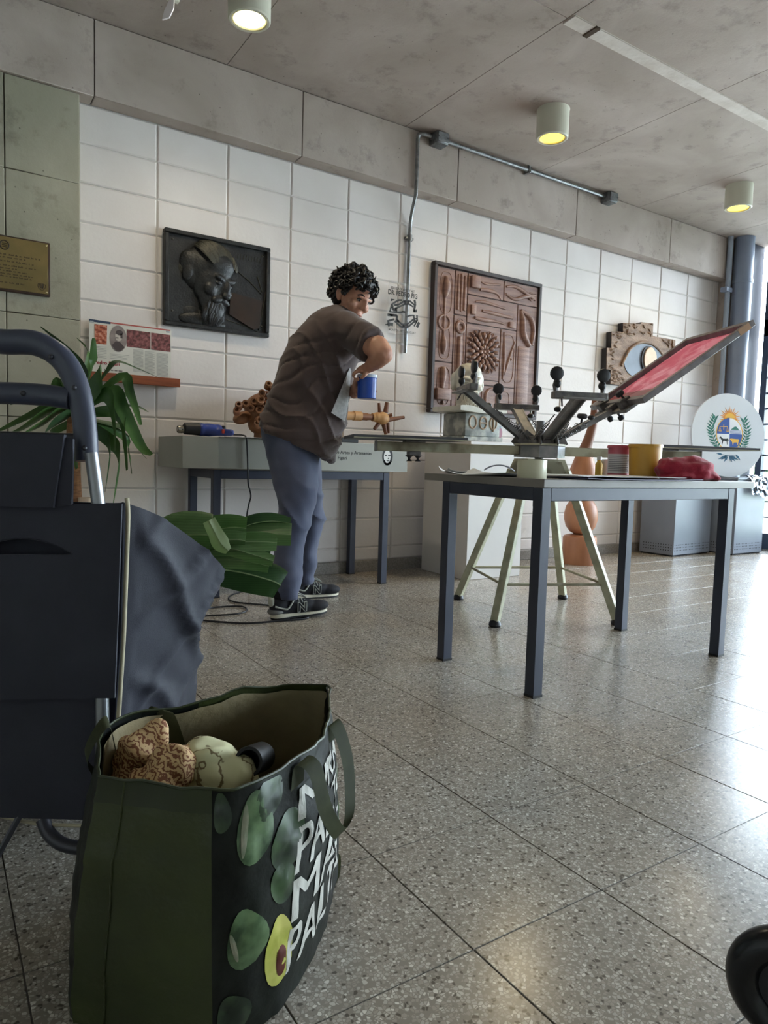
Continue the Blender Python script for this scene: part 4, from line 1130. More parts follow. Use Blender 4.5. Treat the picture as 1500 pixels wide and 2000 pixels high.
lv = [(720,1170,200,170),(720,1160,215,130),(740,1170,-20,170),(740,1165,-40,140),(720,1180,235,110),(745,1180,-60,100),(850,1140,-50,120),(640,1150,170,110)]
laurel('laurel_tie', [(640,1150),(730,1165),(850,1150)], M_CG2, lv)

# ---- crumpled silver foil sheet draped over the edge of the cabinet
b = BM(); nx, ny_ = 26, 20; grid = {}
f0 = Vector((5.30, -.60, .705))
for i in range(nx):
    for j in range(ny_):
        u, v = i/(nx-1), j/(ny_-1)
        x = 5.52+u*.32; y = -.47-v*.20
        drop = max(0, v-.45)*.30
        z = .716-drop-(.05*u*max(0, v-.4))
        if v > .45: y = -.568-(v-.45)*.05
        p = Vector((x, y, z))
        nn = Vector((noise.noise(p*23), noise.noise(p*23+Vector((7,3,1))), noise.noise(p*19+Vector((2,9,4)))))
        p += nn*.024
        p.z = max(p.z, .704 if v <= .5 else -9)
        if v > .45: p.y = min(p.y, -.556)
        grid[i, j] = b.verts.new(p)
for i in range(nx-1):
    for j in range(ny_-1): b.faces.new((grid[i,j], grid[i+1,j], grid[i+1,j+1], grid[i,j+1]))
solo('foil_sheet', b, pm('silver_foil', (120,128,138), rough=.22, metal=.9), 'crumpled silver foil draped over the front of a grey cabinet', 'foil', loc=(5.67, -.5, .702), angle=12)

# ---- things on the near work table
ZT = .722
def spot(px, d):
    p = at(px, 925, d); return Vector((p.x, p.y, ZT))
# tape roll
c = spot(1038.5, 2.36)
t = thing('tape_roll', 'roll of clear packing tape lying flat on the table corner', 'tape roll', c)
M_TAPE = pm('clear_tape', (222,218,192), (212,208,180), 8, .25, trans=.1)
obj('tape', lathe([(.037, .0), (.049, .0), (.0495, .001), (.0495, .061), (.049, .062), (.037, .062), (.037, .0)], 40, caps=False), M_TAPE, t)
obj('core', lathe([(.0340, .001), (.0371, .001), (.0371, .061), (.0340, .061), (.0340, .001)], 40, caps=False), pm('cardboard', (206,198,168), rough=.7), t)
# papers
def sheet(name, label, c, w, d, rz, seed, curl=.01, mat_=None, z=0.0, th=.0012):
    b = BM(); n, m = 14, 8; V = {}
    for i in range(n+1):
        for j in range(m+1):
            u, v = i/n-.5, j/m-.5
            q = Vector((u*w, v*d, 0)); s = Vector((seed*3.1, seed*1.7, 0))
            h = curl*(.5+.9*noise.noise(q*9+s))*(abs(u*2)**2*.7+abs(v*2)**2*.5)
            V[i,j] = b.verts.new((u*w, v*d, max(0.0, h)))
    for i in range(n):
        for j in range(m): b.faces.new((V[i,j], V[i+1,j], V[i+1,j+1], V[i,j+1]))
    r = bmesh.ops.extrude_face_region(b, geom=b.faces[:])
    for v in r['geom']:
        if isinstance(v, bmesh.types.BMVert): v.co.z += th
    M = Matrix.Translation((c.x, c.y, ZT+z)) @ Matrix.Rotation(rz, 4, 'Z')
    return solo(name, b, mat_ or pm('white_paper', (226,226,224)), label, 'paper', M=M, world=False)
pc = spot(1180, 2.62)
sheet('paper_stack', 'dark violet folder under the white papers on the table', pc+Vector((.03,-.03,0)), .62, .30, -.03, 1, .004, pm('violet_folder', (66,62,92), (80,76,104), 5, .5), 0, .003)
sheet('paper_sheet', 'broad white sheet on top of the violet folder', pc+Vector((0,.0,0)), .62, .28, .02, 2, .005, None, .0085, .0015)
sheet('paper_sheet', 'white sheet with lifted edge lying beside the tape roll', spot(960, 2.55), .22, .26, .5, 3, .02, pm('grey_paper', (206,206,204), rough=.6), 0, .001)
sheet('paper_sheet', 'creased white sheet near the rear corner of the table', spot(900, 2.78), .15, .11, -.3, 5, .03, None, .0005, .001)
c = spot(975, 2.57)
solo('wire_loop', tube([(c.x+.055*math.cos(k*PI/16), c.y+.055*math.sin(k*PI/16), ZT+.030+.010*math.sin(k*PI/8)) for k in range(32)], .0022, 6, closed=True), pm('grey_wire', (128,130,140), rough=.4), 'grey loop of wire lying on the white papers', 'wire', loc=(c.x, c.y, ZT+.02))
def tub(name, label, c, r0, r1, h, m, lidm=None):
    t = thing(name, label, 'tub', c)
    obj('wall', lathe([(.0001, 0), (r0-.003, 0), (r0, .003), (r1, h-.012), (r1+.004, h-.012), (r1+.004, h-.006), (r1+.001, h), (r1-.003, h), (r0-.003, .006), (.0001, .006)], 40), m, t)
    return t
c = spot(1258, 2.92)
M_YEL = pm('yellow_tub_plastic', (214,166,70), (204,152,54), 5, .35, trans=.15)
t = tub('yellow_tub', 'translucent yellow plastic tub beside the red cloth', c, .060, .066, .142, M_YEL)
obj('paste', lathe([(.0001, .007), (.055, .007), (.0610, .108), (.04, .111), (.0001, .109)], 32), pm('yellow_paste', (214,170,40), rough=.5), t)
c = spot(1208, 3.03)
t = tub('red_tub', 'clear tub of red ink with a printed white label', c, .046, .049, .138, pm('red_tub_plastic', (190,70,88), (206,120,134), 9, .3, trans=.1))
def label_band(r, a0, a1, z0, z1, m, name, t):
    b = BM(); n = 18
    ring = [[b.verts.new(((r)*math.cos(a0+(a1-a0)*k/n), r*math.sin(a0+(a1-a0)*k/n), z)) for k in range(n+1)] for z in (z0, z1)]
    for k in range(n): b.faces.new((ring[0][k], ring[0][k+1], ring[1][k+1], ring[1][k]))
    return obj(name, b, m, t)
af = math.atan2(CC.y-c.y, CC.x-c.x)
lb = label_band(.0508, af-1.2, af+1.0, .018, .100, pm('label_white', (214,212,216), rough=.5), 'label', t)
b = BM(); rnd = random.Random(3)
for k in range(9):
    z = .028+k*.0076; a1 = af+.85-rnd.random()*.2
    n = 10; a0 = af-1.0
    for j in range(n):
        aa, ab = a0+(a1-a0)*j/n, a0+(a1-a0)*(j+.96)/n
        v = [b.verts.new((.0512*math.cos(q), .0512*math.sin(q), zz)) for q, zz in ((aa, z), (ab, z), (ab, z+.0028), (aa, z+.0028))]
        b.faces.new(v)
obj('label_text', b, pm('label_print', (112,110,122), rough=.6), t, smooth=False, kind='stuff')
c = spot(1169, 3.12)
t = thing('small_bottle', 'small bottle with a yellow label behind the red tub', 'bottle', c)
obj('bottle_body', lathe([(.0001, 0), (.015, 0), (.016, .003), (.016, .055), (.009, .066), (.009, .074), (.0001, .074)], 20), pm('yellow_label', (206,172,70), rough=.5), t)
obj('bottle_cap', lathe([(.0001, .073), (.0105, .073), (.0105, .088), (.0001, .088)], 16), pm('white_plastic', (220,220,218), rough=.4), t)
c = spot(1183, 3.14)
t = thing('white_pot', 'small white plastic pot between the bottle and the red tub', 'pot', c)
obj('pot_body', lathe([(.0001, 0), (.019, 0), (.020, .003), (.021, .065), (.0001, .065)], 20), pm('white_plastic', (220,220,218)), t)
obj('pot_lid', lathe([(.0001, .064), (.0225, .064), (.0225, .077), (.0001, .077)], 20), pm('white_plastic', (220,220,218)), t)
# red cloth
c = spot(1338, 2.82)
rx = Vector((CR.x, CR.y, 0)).normalized(); fx = Vector((CF.x, CF.y, 0)).normalized()
b = BM()
def ce(x, y, z, a, b_, h): ell(c+rx*x+fx*y+Vector((0,0,z)), (a, b_, h), 3, rot=Matrix.Rotation(math.atan2(rx.y, rx.x), 4, 'Z'), bm=b)
ce(-.082, 0, .045, .036, .045, .046); ce(-.03, .0, .040, .07, .07, .050); ce(.035, 0, .038, .075, .075, .060); ce(.085, .0, .024, .04, .06, .028); ce(0, 0, .012, .115, .085, .016); ce(.105, -.01, .012, .022, .05, .014)
cl = blob(b, .006, 4)
for v in cl.verts:
    q = v.co-c; x = q.dot(rx); y = q.dot(fx); z = q.z
    ph = 95*(z*.95-x*.42)+40*y+3*noise.noise(q*18)
    k = .0045*math.sin(ph)+.004*noise.noise(q*38)
    v.co += (Vector((q.x, q.y, q.z)).normalized())*k
    v.co.z = max(v.co.z, ZT)
solo('red_cloth', cl, pm('red_cotton', (168,38,62), (150,30,52), 30, .85, sheen=.3, bump=.2, bscale=300), 'crumpled red cloth bundled on the table beside the yellow tub', 'cloth', loc=(c.x, c.y, ZT))
# ================================================================ carousel screen-printing press
PC = Vector((1.957, -1.452, 0)); PRZ = math.radians(-23.4)
M_CRM = pm('cream_chipped_enamel', (188,186,160), (150,146,122), 16, .5, lo=.42, hi=.75, bump=.1)
M_CRM2 = pm('cream_stained_enamel', (176,172,148), (120,108,86), 9, .55, lo=.45, hi=.7)
M_GST = pm('grey_machine_steel', (112,112,114), (140,138,136), 18, .45, metal=.3, bump=.1)
M_GST2 = pm('inky_machine_steel', (86,84,86), (122,118,114), 22, .5, metal=.3, bump=.15)
M_BLKP = pm('black_knob', (34,34,38), rough=.45)
M_SPR = pm('spring_steel', (96,96,98), rough=.3, metal=.8)
press = thing('printing_press', 'cream and grey carousel screen-printing press on four splayed legs', 'press', PC, PRZ)
HZ = .805
for sx in (-1, 1):
    for sy_ in (-1, 1):
        p = Vector((sx*.31, sy_*.315, .022)); q = Vector((sx*.105, sy_*.105, .735))
        d = (q-p); L_ = d.length
        M = Matrix.Translation(p) @ d.to_track_quat('Z', 'Y').to_matrix().to_4x4()
        lg = obj('leg', box(-.019, .019, -.019, .019, 0, L_, bev=.003, M=M), M_CRM, press)
        obj('rubber_foot', lathe([(.0001, 0), (.026, 0), (.030, .008), (.026, .022), (.016, .032), (.0001, .032)], 20, M=Matrix.Translation((p.x, p.y, 0))), M_BLKP, lg)
def legat(sx, sy_, z):
    k = (z-.022)/(.735-.022); return Vector((sx*(.31+(.105-.31)*k), sy_*(.315+(.105-.315)*k), z))
for a, c in (((-1,-1),(1,-1)), ((-1,1),(1,1)), ((-1,-1),(-1,1)), ((1,-1),(1,1))):
    obj('stretcher', cyl(legat(*a, .19), legat(*c, .19), .007, n=10), M_CRM2, press)
# housing under the hub
def frustum(w0, w1, z0, z1):
    return loft([[(-w0,-w0,z0),(w0,-w0,z0),(w0,w0,z0),(-w0,w0,z0)], [(-w1,-w1,z1),(w1,-w1,z1),(w1,w1,z1),(-w1,w1,z1)]])
obj('leg_housing', frustum(.128, .098, .705, .795), M_CRM, press, smooth=False)
for s, ax in ((1,'x'), (-1,'x'), (1,'y'), (-1,'y')):
    w = frustum(.096, .080, .722, .782)
    b = BM(); z0, z1 = .722, .782; a, c = .098, .078
    o0, o1 = .1235, .1035
    pts = [(-a, -o0, z0), (a, -o0, z0), (c, -o1, z1), (-c, -o1, z1)]
    b.faces.new([b.verts.new(p) for p in pts]); bmesh.ops.solidify(b, geom=b.faces[:], thickness=.004)
    ang = {(1,'x'): PI/2, (-1,'x'): -PI/2, (1,'y'): PI, (-1,'y'): 0}[(s, ax)]
    b.transform(Matrix.Rotation(ang, 4, 'Z')); w.free()
    obj('housing_panel', b, M_CRM2, press, smooth=False)
obj('spindle', cyl((0,0,.55), (0,0,.99), .022, n=20), M_GST, press)
oc = [(.128*math.cos(PI/8+k*PI/4), .128*math.sin(PI/8+k*PI/4)) for k in range(8)]
obj('hub_lower', prism(oc, HZ-.003, HZ+.058, bev=.003), M_GST, press, smooth=False)
obj('hub_plate', prism([(x*1.03, y*1.03) for x, y in oc], HZ+.058, HZ+.068, bev=.002), M_CRM2, press, smooth=False)
obj('hub_upper', prism([(x*.78, y*.78) for x, y in oc], HZ+.068, HZ+.105, bev=.003), M_GST2, press, smooth=False)
# lower arms with platens
def lower_arm(s, L_):
    ar = obj('platen_arm', box(min(s*.118, s*L_), max(s*.118, s*L_), -.030, .030, HZ+.008, HZ+.054, bev=.003), M_CRM2, press)
    obj('arm_end_plate', box(min(s*L_, s*(L_+.005)), max(s*L_, s*(L_+.005)), -.032, .032, HZ+.005, HZ+.057), M_GST, ar)
    xm = s*(L_-.19)
    obj('platen_bracket', box(xm-.05, xm+.05, -.045, .045, HZ+.054, HZ+.0625, bev=.002), M_GST2, ar)
    obj('clamp_block', box(xm-.03, xm+.03, -.034, .034, HZ-.012, HZ+.009, bev=.003), M_GST2, ar)
    for k in (-1, 1):
        obj('wing_knob', lathe([(.0001, 0), (.022, 0), (.008, -.012), (.006, -.018), (.016, -.03), (.0001, -.03)], 14, M=Matrix.Translation((xm+k*.022, 0, HZ-.011))), M_BLKP, ar)
lower_arm(-1, .85); lower_arm(1, .895)
M_PLT = pm('platen_board', (66,68,76), (84,84,88), 6, .5)
def platen(x0, x1, w, rear):
    pl = obj('platen', box(x0, x1, -w/2, w/2, HZ+.063, HZ+.079, bev=.002), M_PLT, press)
    obj('platen_edge', box(x0+.002, x1-.002, -w/2-.002, -w/2+.002, HZ+.063, HZ+.067), M_CRM2, pl)
platen(-.99, -.44, .40, -1)
platen(.565, 1.115, .40, 1)
# upper arms
def helix(p, q, r, turns, wire, n=9):
    p = Vector(p); q = Vector(q); d = q-p; t_ = d.normalized(); a = t_.orthogonal().normalized(); c = t_.cross(a)
    N = turns*n
    return tube([p+d*(k/N)+(a*math.cos(2*PI*k/n)+c*math.sin(2*PI*k/n))*r for k in range(N+1)], wire, 5)
def knob(parent, p, d, r, name='clamp_knob'):
    d = Vector(d).normalized(); M = Matrix.Translation(p) @ d.to_track_quat('Z', 'Y').to_matrix().to_4x4()
    prof = [(.0001, 0), (.006, 0), (.006, .02), (r*.8, .022), (r, .028), (r, .040), (r*.8, .046), (.0001, .048)]
    return obj(name, lathe(prof, 12, M=M), M_BLKP, parent)
def upper_arm(ang, r1, z1, head=True, knobs='up'):
    """arm hinged at the hub, raised, with springs, a head bar and clamp knobs; built along +x then turned"""
    Rz = Matrix.Rotation(ang, 4, 'Z')
    p = Vector((.085, 0, HZ+.098)); q = Vector((r1, 0, z1)); d = q-p; e = math.atan2(d.z, d.x); L_ = d.length
    M = Rz @ Matrix.Translation(p) @ Matrix.Rotation(-e, 4, 'Y')
    b = BM()
    box(-.02, L_, -.026, .026, -.004, .004, bev=.001, bm=b); box(-.02, L_, -.028, -.022, -.022, .006, bm=b); box(-.02, L_, .022, .028, -.022, .006, bm=b)
    b.transform(M); arm = obj('print_arm', b, M_GST, press)
    b = BM()
    for s in (-1, 1): box(-.045, .03, s*.045-.004, s*.045+.004, -.05, .028, bev=.002, bm=b, M=None)
    b.transform(M); obj('hinge_cheek', b, M_GST2, arm)
    obj('pivot_bolt', cyl(M @ Vector((0, -.055, -.005)), M @ Vector((0, .055, -.005)), .009, n=12), M_SPR, arm)
    for s in (-1, 1):
        s0 = Rz @ Vector((.075, s*.062, HZ+.085)); s1 = M @ Vector((L_*.55, s*.045, .005))
        v = s1-s0
        obj('spring', helix(s0+v*.18, s0+v*.72, .0085, 11, .0022), M_SPR, arm)
        obj('spring_hook', tube([s0, s0+v*.18], .003, 6), M_SPR, arm)
        obj('spring_hook', tube([s0+v*.72, s1], .003, 6), M_SPR, arm)
        c_ = s0+v*.86; a_ = v.normalized()
        obj('chain_ring', tube([c_+(a_*math.cos(k*PI/6)+a_.orthogonal().normalized()*math.sin(k*PI/6))*.010 for k in range(12)], .0025, 5, closed=True), M_SPR, arm)
    obj('lock_knob', ell(M @ Vector((L_*.62, -.040, .018)), (.018, .018, .014), 2), M_BLKP, arm)
    if head:
        MH = Rz @ Matrix.Translation(q)
        hb = obj('head_bar', box(-.022, .022, -.128, .128, -.016, .016, bev=.003, M=MH), M_GST2, arm)
        obj('head_lip', box(.012, .05, -.10, .10, -.018, -.010, bev=.002, M=MH), M_GST, hb)
        for s in (-1, 1):
            obj('clamp_post', tube([MH @ Vector((-.005, s*.112, .012)), MH @ Vector((-.008, s*.116, .045)), MH @ Vector((-.004, s*.112, .075))], [.010,.012,.008], 8), M_GST2, hb)
            obj('clamp_knob', ell(MH @ Vector((-.004, s*.108, .050)), (.018, .018, .020), 2), M_BLKP, hb)
            obj('clamp_knob', lathe([(.0001, -.012), (.02, -.014), (.030, -.008), (.032, .0), (.030, .008), (.02, .012), (.0001, .012)], 14, M=MH @ Matrix.Translation((-.002, s*.112, .096)) @ Matrix.Rotation(PI/2, 4, 'Y')), M_BLKP, hb)
        obj('screw_handle', tube([MH @ Vector((.0, -.085, -.01)), MH @ Vector((.02, -.09, -.05))], .004, 6), M_SPR, hb)
    return arm, M, L_
upper_arm(PI, .40, 1.135)                              # over the left platen
upper_arm(PI/2, .36, 1.085)                            # away from the camera side
upper_arm(-PI/2, .44, 1.08)                            # towards the near table
arm, Ma, La = upper_arm(0.0, .375, 1.058, head=False)  # carries the screen
e_ = .621; Wd, Ln = .556, .70; fw, fh = .034, .030
MSl = Matrix.Translation((.405, 0, 1.089)) @ Matrix.Rotation(-e_, 4, 'Y')      # screen frame in press coordinates
cb = obj('clamp_bar', box(-.050, .030, -.165, .165, -.030, -fh/2+.0005, bev=.002, M=MSl), M_GST2, arm)
obj('screen_carrier', box(-.050, -.004, -.020, .020, -fh/2, .012, bev=.002, M=MSl), M_GST2, cb)
for s in (-1, 1):
    obj('screen_clamp', box(-.036, -.0005, s*.11-.02, s*.11+.02, -.030, .030, bev=.003, M=MSl), M_GST2, cb)
    obj('clamp_jaw', box(-.036, .028, s*.11-.02, s*.11+.02, fh/2-.0005, .028, bev=.003, M=MSl), M_GST2, cb)
    knob(cb, MSl @ Vector((.004, s*.11, .026)), MSl.to_3x3() @ Vector((-.2, 0, 1)), .022)
    knob(cb, MSl @ Vector((-.035, s*.05, -.028)), MSl.to_3x3() @ Vector((.0, s*.2, -1)), .016)
knob(arm, Ma @ Vector((La*.45, -.03, .016)), (0, -.2, 1), .026, 'lock_knob')
def pink_mesh():
    m, nt, b = new_mat('pink_emulsion_mesh'); N, L = nt.nodes, nt.links
    g = N.new('ShaderNodeNewGeometry'); n = N.new('ShaderNodeTexNoise'); n.inputs['Scale'].default_value = 7; n.inputs['Detail'].default_value = 4; n.inputs['Distortion'].default_value = 1.5
    L.new(g.outputs['Position'], n.inputs['Vector']); r = N.new('ShaderNodeValToRGB'); e = r.color_ramp.elements
    e[0].position = .4; e[0].color = lin((220,140,154)); e[1].position = .62; e[1].color = lin((238,190,196))
    L.new(n.outputs['Fac'], r.inputs['Fac']); L.new(r.outputs['Color'], b.inputs['Base Color']); b.inputs['Roughness'].default_value = .35
    tr = N.new('ShaderNodeBsdfTranslucent'); L.new(r.outputs['Color'], tr.inputs['Color'])
    mx = N.new('ShaderNodeMixShader'); mx.inputs[0].default_value = .6
    L.new(b.outputs[0], mx.inputs[1]); L.new(tr.outputs[0], mx.inputs[2]); L.new(mx.outputs[0], N['Material Output'].inputs['Surface'])
    return m
# the screen: aluminium frame with pink coated mesh, clamped in the raised head (lifts out: its own thing)
e_ = .621; Wd, Ln = .556, .70
MS = Matrix.Translation(PC) @ Matrix.Rotation(PRZ, 4, 'Z') @ Matrix.Translation((.405, 0, 1.089)) @ Matrix.Rotation(-e_, 4, 'Y')
sc_ = thing('printing_screen', 'pink-coated silk screen in a grey frame clamped in the raised press head', 'screen', M=MS)
M_SF = pm('inky_aluminium_frame', (128,124,126), (100,94,96), 14, .5, metal=.2, lo=.4, hi=.7)
fw, fh = .034, .030
for x0_, x1_, y0_, y1_ in ((0, Ln, -Wd/2, -Wd/2+fw), (0, Ln, Wd/2-fw, Wd/2), (0, fw, -Wd/2+fw, Wd/2-fw), (Ln-fw, Ln, -Wd/2+fw, Wd/2-fw)):
    obj('frame_bar', box(x0_, x1_, y0_, y1_, -fh/2, fh/2, bev=.002), M_SF, sc_)
obj('mesh', box(fw-.004, Ln-fw+.004, -Wd/2+fw-.004, Wd/2-fw+.004, -.0135, -.0125), pink_mesh(), sc_)
obj('mesh_border', box(fw, fw+.12, -Wd/2+fw, Wd/2-fw, -.0145, -.0135), pm('pink_emulsion_pale', (214,176,178), rough=.45), sc_)
obj('tape_patch', box(Ln-.10, Ln-.03, -Wd/2-.0008, -Wd/2+.006, -fh/2-.0008, fh/2+.0008), pm('brown_tape', (176,140,110), rough=.5), sc_)
# pale sheet lying on the left platen
Mp = Matrix.Translation(PC) @ Matrix.Rotation(PRZ, 4, 'Z')
solo('card_sheet', box(-.93, -.62, -.02, .17, HZ+.079, HZ+.086, bev=.001), pm('buff_card', (206,196,170), rough=.7), 'thin buff card lying on the press platen behind the man', 'card', M=Mp @ Matrix.Translation((-.77, .08, HZ+.079)), world=False) if False else None
bc = box(-.15, .15, -.10, .10, 0, .007, bev=.001)
solo('card_sheet', bc, pm('buff_card', (206,196,170), rough=.7), 'thin buff card lying on the dark platen of the press', 'card', M=Mp @ Matrix.Translation((-.68, .06, HZ+.0792)), world=False)
# ================================================================ potted yucca by the column
M_LEAF = pm('yucca_leaf', (52,86,42), (76,110,54), 7, .42, coord='obj')
M_LEAFD = pm('yucca_leaf_dark', (36,62,36), (52,82,44), 7, .45, coord='obj')
M_TRUNK = pm('yucca_trunk', (158,112,76), (120,84,56), 30, .8, bump=.4, stretch=(1,1,4))
YC = Vector((-.125, -.62, 0))
t = thing('potted_yucca', 'potted yucca with drooping strap leaves standing by the column', 'plant', YC)
obj('pot', lathe([(.0001, 0), (.13, 0), (.135, .01), (.165, .27), (.175, .27), (.178, .30), (.165, .305), (.155, .29), (.0001, .28)], 36), pm('terracotta_pot', (150,92,66), (134,80,56), 6, .7), t)
obj('soil', lathe([(.0001, .283), (.10, .287), (.157, .284)], 24, caps=False), pm('soil', (58,46,36), (74,60,46), 40, .95), t)
obj('trunk', tube(smoothpath([(0, 0, .27), (.004, .01, .5), (-.006, .0, .75), (.0, .0, .98)], 6), [.034-.0004*k for k in range(19)], 14), M_TRUNK, t)
obj('cut_cane', tube([(.04, -.05, .27), (.035, -.055, .48), (.034, -.055, .56)], .028, 14), pm('cut_cane_pale', (196,172,150), rough=.7), t)
def leaf(parent, pts, w, mat_, twist=0.0, name='leaf'):
    """strap leaf with a folded midrib along world points"""
    P = [Vector(p) for p in smoothpath(pts, 5)]; n = len(P); b = BM(); rows = []
    view = None
    for i in range(n):
        tg = (P[min(i+1,n-1)]-P[max(i-1,0)]).normalized()
        side = tg.cross(Vector((0,0,1)))
        if side.length < .15: side = tg.cross(Vector((.8,.6,0)))
        side.normalize()
        side = (Matrix.Rotation(twist+.5*math.sin(i/n*3), 3, tg) @ side)
        up = side.cross(tg).normalized()
        s = i/(n-1); ww = w*min(1, .45+1.6*s)*(1-max(0, s-.35)**1.6*1.5 if s > .35 else 1)
        ww = max(ww, .001)
        rows.append([P[i]-side*ww/2, P[i]-side*ww/4-up*ww*.06, P[i]-up*ww*.12, P[i]+side*ww/4-up*ww*.06, P[i]+side*ww/2])
    V = [[b.verts.new(q) for q in r] for r in rows]
    for a, c in zip(V, V[1:]):
        for k in range(4): b.faces.new((a[k], a[k+1], c[k+1], c[k]))
    return obj(name, b, mat_, parent, world=True, angle=80)
def Yp(px, py, dd=0.0): return on_y(px, py, YC.y+dd)
crown = [Yp(190, 800), Yp(193, 815), Yp(185, 790), Yp(197, 808)]
fronds = [ # photo-read courses of the leaves, with depth offsets
 ([(180,790),(163,725),(130,680),(79,638)], .0, .045, 0), ([(186,800),(178,720),(182,690),(183,660)], -.04, .05, 0), ([(188,800),(190,745),(196,710)], -.07, .085, 1.2),
 ([(192,790),(205,730),(228,706),(270,720),(312,738)], .02, .035, 0), ([(195,800),(215,760),(240,800),(275,870),(296,888)], -.10, .07, .6), ([(196,800),(235,735),(255,770),(275,830)], -.06, .055, .5),
 ([(195,795),(225,795),(265,793),(290,805)], -.05, .03, 0), ([(194,800),(205,770),(222,820),(224,880)], -.12, .075, 1.0), ([(194,800),(228,805),(243,860),(248,918)], -.09, .07, 1.0),
 ([(192,805),(200,850),(214,880),(205,960)], -.10, .06, 1.0), ([(193,806),(215,860),(232,900),(220,990)], -.08, .065, 1.0), ([(194,803),(240,850),(253,890),(257,925)], .03, .05, .8),
 ([(196,800),(255,840),(275,880),(286,895)], .04, .05, .4), ([(190,800),(150,790),(100,800),(45,835),(10,850)], -.05, .07, .2), ([(188,800),(120,800),(85,825),(40,850)], -.08, .06, .4),
 ([(188,800),(140,805),(100,830),(78,860)], -.10, .06, .6), ([(190,804),(150,815),(142,860),(150,915)], -.12, .07, 1.0), ([(187,795),(120,745),(105,760),(98,755)], .05, .05, .2),
 ([(192,798),(215,770),(240,775),(250,760)], .08, .03, .2), ([(190,800),(170,810),(110,840),(100,845)], .10, .045, .5), ([(192,805),(186,850),(190,900),(185,925)], .04, .05, .9),
 ([(188,795),(150,760),(80,770),(20,790)], .06, .05, .2), ([(189,798),(140,770),(60,810),(-20,850)], .02, .055, .3), ([(186,792),(175,700),(150,660)], .05, .04, .2)]
for k, (pts, dd, w, tw) in enumerate(fronds):
    n = len(pts)
    P = [Yp(px, py, dd*(i/(n-1))*2.2) for i, (px, py) in enumerate(pts)]
    P[0] = YC+Vector((0, 0, Yp(190, 815).z))
    leaf(t, P, w*.95, M_LEAF if k % 3 else M_LEAFD, tw)
# ================================================================ the man stirring a blue pot
FH = Vector((CF.x, CF.y, 0)).normalized(); RH = Vector((CR.x, CR.y, 0)).normalized(); ZV = Vector((0,0,1))
man = thing('person', 'man in a brown t-shirt, blue-grey trousers and black trainers bending over a blue pot', 'person', (.90, -.85, 0))
M_SKIN = pm('skin', (196,146,122), (184,130,106), 14, .5, sss=.15)
M_SHIRT = pm('brown_cotton', (80,65,62), (70,56,54), 6, .85, sheen=.2, bump=.12, bscale=400)
M_GREYK = pm('grey_marl', (222,220,218), (196,194,192), 60, .9)
M_PANTS = pm('blue_grey_jersey', (77,82,104), (68,74,96), 5, .85, sheen=.2, bump=.12, bscale=400)
M_HAIR = pm('black_hair', (22,19,19), (34,29,28), 30, .5)
def ringed(stations, n=28, power=2.0):
    """rings from photo-read left/right edge points at a depth, with a half depth"""
    rings = []
    for (L_, R_, d, hb) in stations:
        a = at(*L_, d); c = at(*R_, d); mid = (a+c)/2; ex = (c-a)/2
        r = []
        for k in range(n):
            th = 2*PI*k/n; cs, sn = math.cos(th), math.sin(th)
            cs = math.copysign(abs(cs)**(2/power), cs); sn = math.copysign(abs(sn)**(2/power), sn)
            r.append(mid+ex*cs+FH*hb*sn)
        rings.append(r)
    return rings
def dense(stations, k=4):
    flatv = smoothpath([(*L_, *R_, d, hb) for L_, R_, d, hb in stations], k)
    return [((v[0], v[1]), (v[2], v[3]), v[4], v[5]) for v in flatv]
# --- body (skin), one continuous surface
HC_ = at(689, 583, 3.53)
fdir = (-CF*math.cos(math.radians(46)) + CR*math.sin(math.radians(46))); fdir = Vector((fdir.x, fdir.y, 0)).normalized()
pitch = math.radians(22)
yax = -(fdir*math.cos(pitch)-ZV*math.sin(pitch)); xax = yax.cross(ZV).normalized(); zax = xax.cross(yax).normalized()
MH = Matrix((xax, yax, zax)).transposed().to_4x4() @ Matrix.Rotation(math.radians(6), 4, 'Y'); MH.translation = HC_
b = BM()
hb_ = BM()
def hd_(x, y, z, rx, ry, rz, rot=None): ell((x, y, z), (rx, ry, rz), 3, bm=hb_, rot=rot)
hd_(0, .018, .035, .075, .092, .078); hd_(0, -.018, .005, .066, .074, .088); hd_(0, -.022, -.055, .056, .060, .052)
hd_(0, -.048, -.090, .034, .036, .026); hd_(0, -.030, .06, .062, .055, .042)
hd_(0, -.086, .022, .048, .014, .011); hd_(0, -.098, -.008, .012, .016, .030); hd_(0, -.110, -.028, .0165, .016, .0125); hd_(-.013, -.098, -.031, .010, .011, .009); hd_(.013, -.098, -.031, .010, .011, .009)
hd_(-.042, -.058, -.024, .024, .026, .026); hd_(.042, -.058, -.024, .024, .026, .026)
hd_(0, -.080, -.060, .023, .012, .006); hd_(0, -.078, -.071, .020, .012, .007)
for s in (-1, 1):
    hd_(s*.074, .022, -.004, .010, .020, .030, Matrix.Rotation(s*.2, 4, 'Z')); hd_(s*.080, .028, .006, .006, .017, .022); hd_(s*.074, .014, -.026, .008, .010, .012)
hb_.transform(MH); merge(b, hb_)
neck0 = at(662, 622, 3.57); caps(neck0, HC_+Vector((0,0,-.06))-fdir*.01, .062, .055, bm=b)
sh_n, sh_f = at(672, 642, 3.42), at(672, 640, 3.74)
el_n, wr_n = at(748, 692, 3.27), at(722, 716, 3.37)
el_f, wr_f = at(676, 735, 3.76), at(688, 760, 3.60)
pel = at(563, 858, 3.60); chest = at(625, 690, 3.58); waist = at(585, 785, 3.60)
caps(pel, waist, .125, .115, bm=b); caps(waist, chest, .115, .135, bm=b); caps(chest, neck0, .12, .07, bm=b); caps(sh_n, sh_f, .048, .048, bm=b)
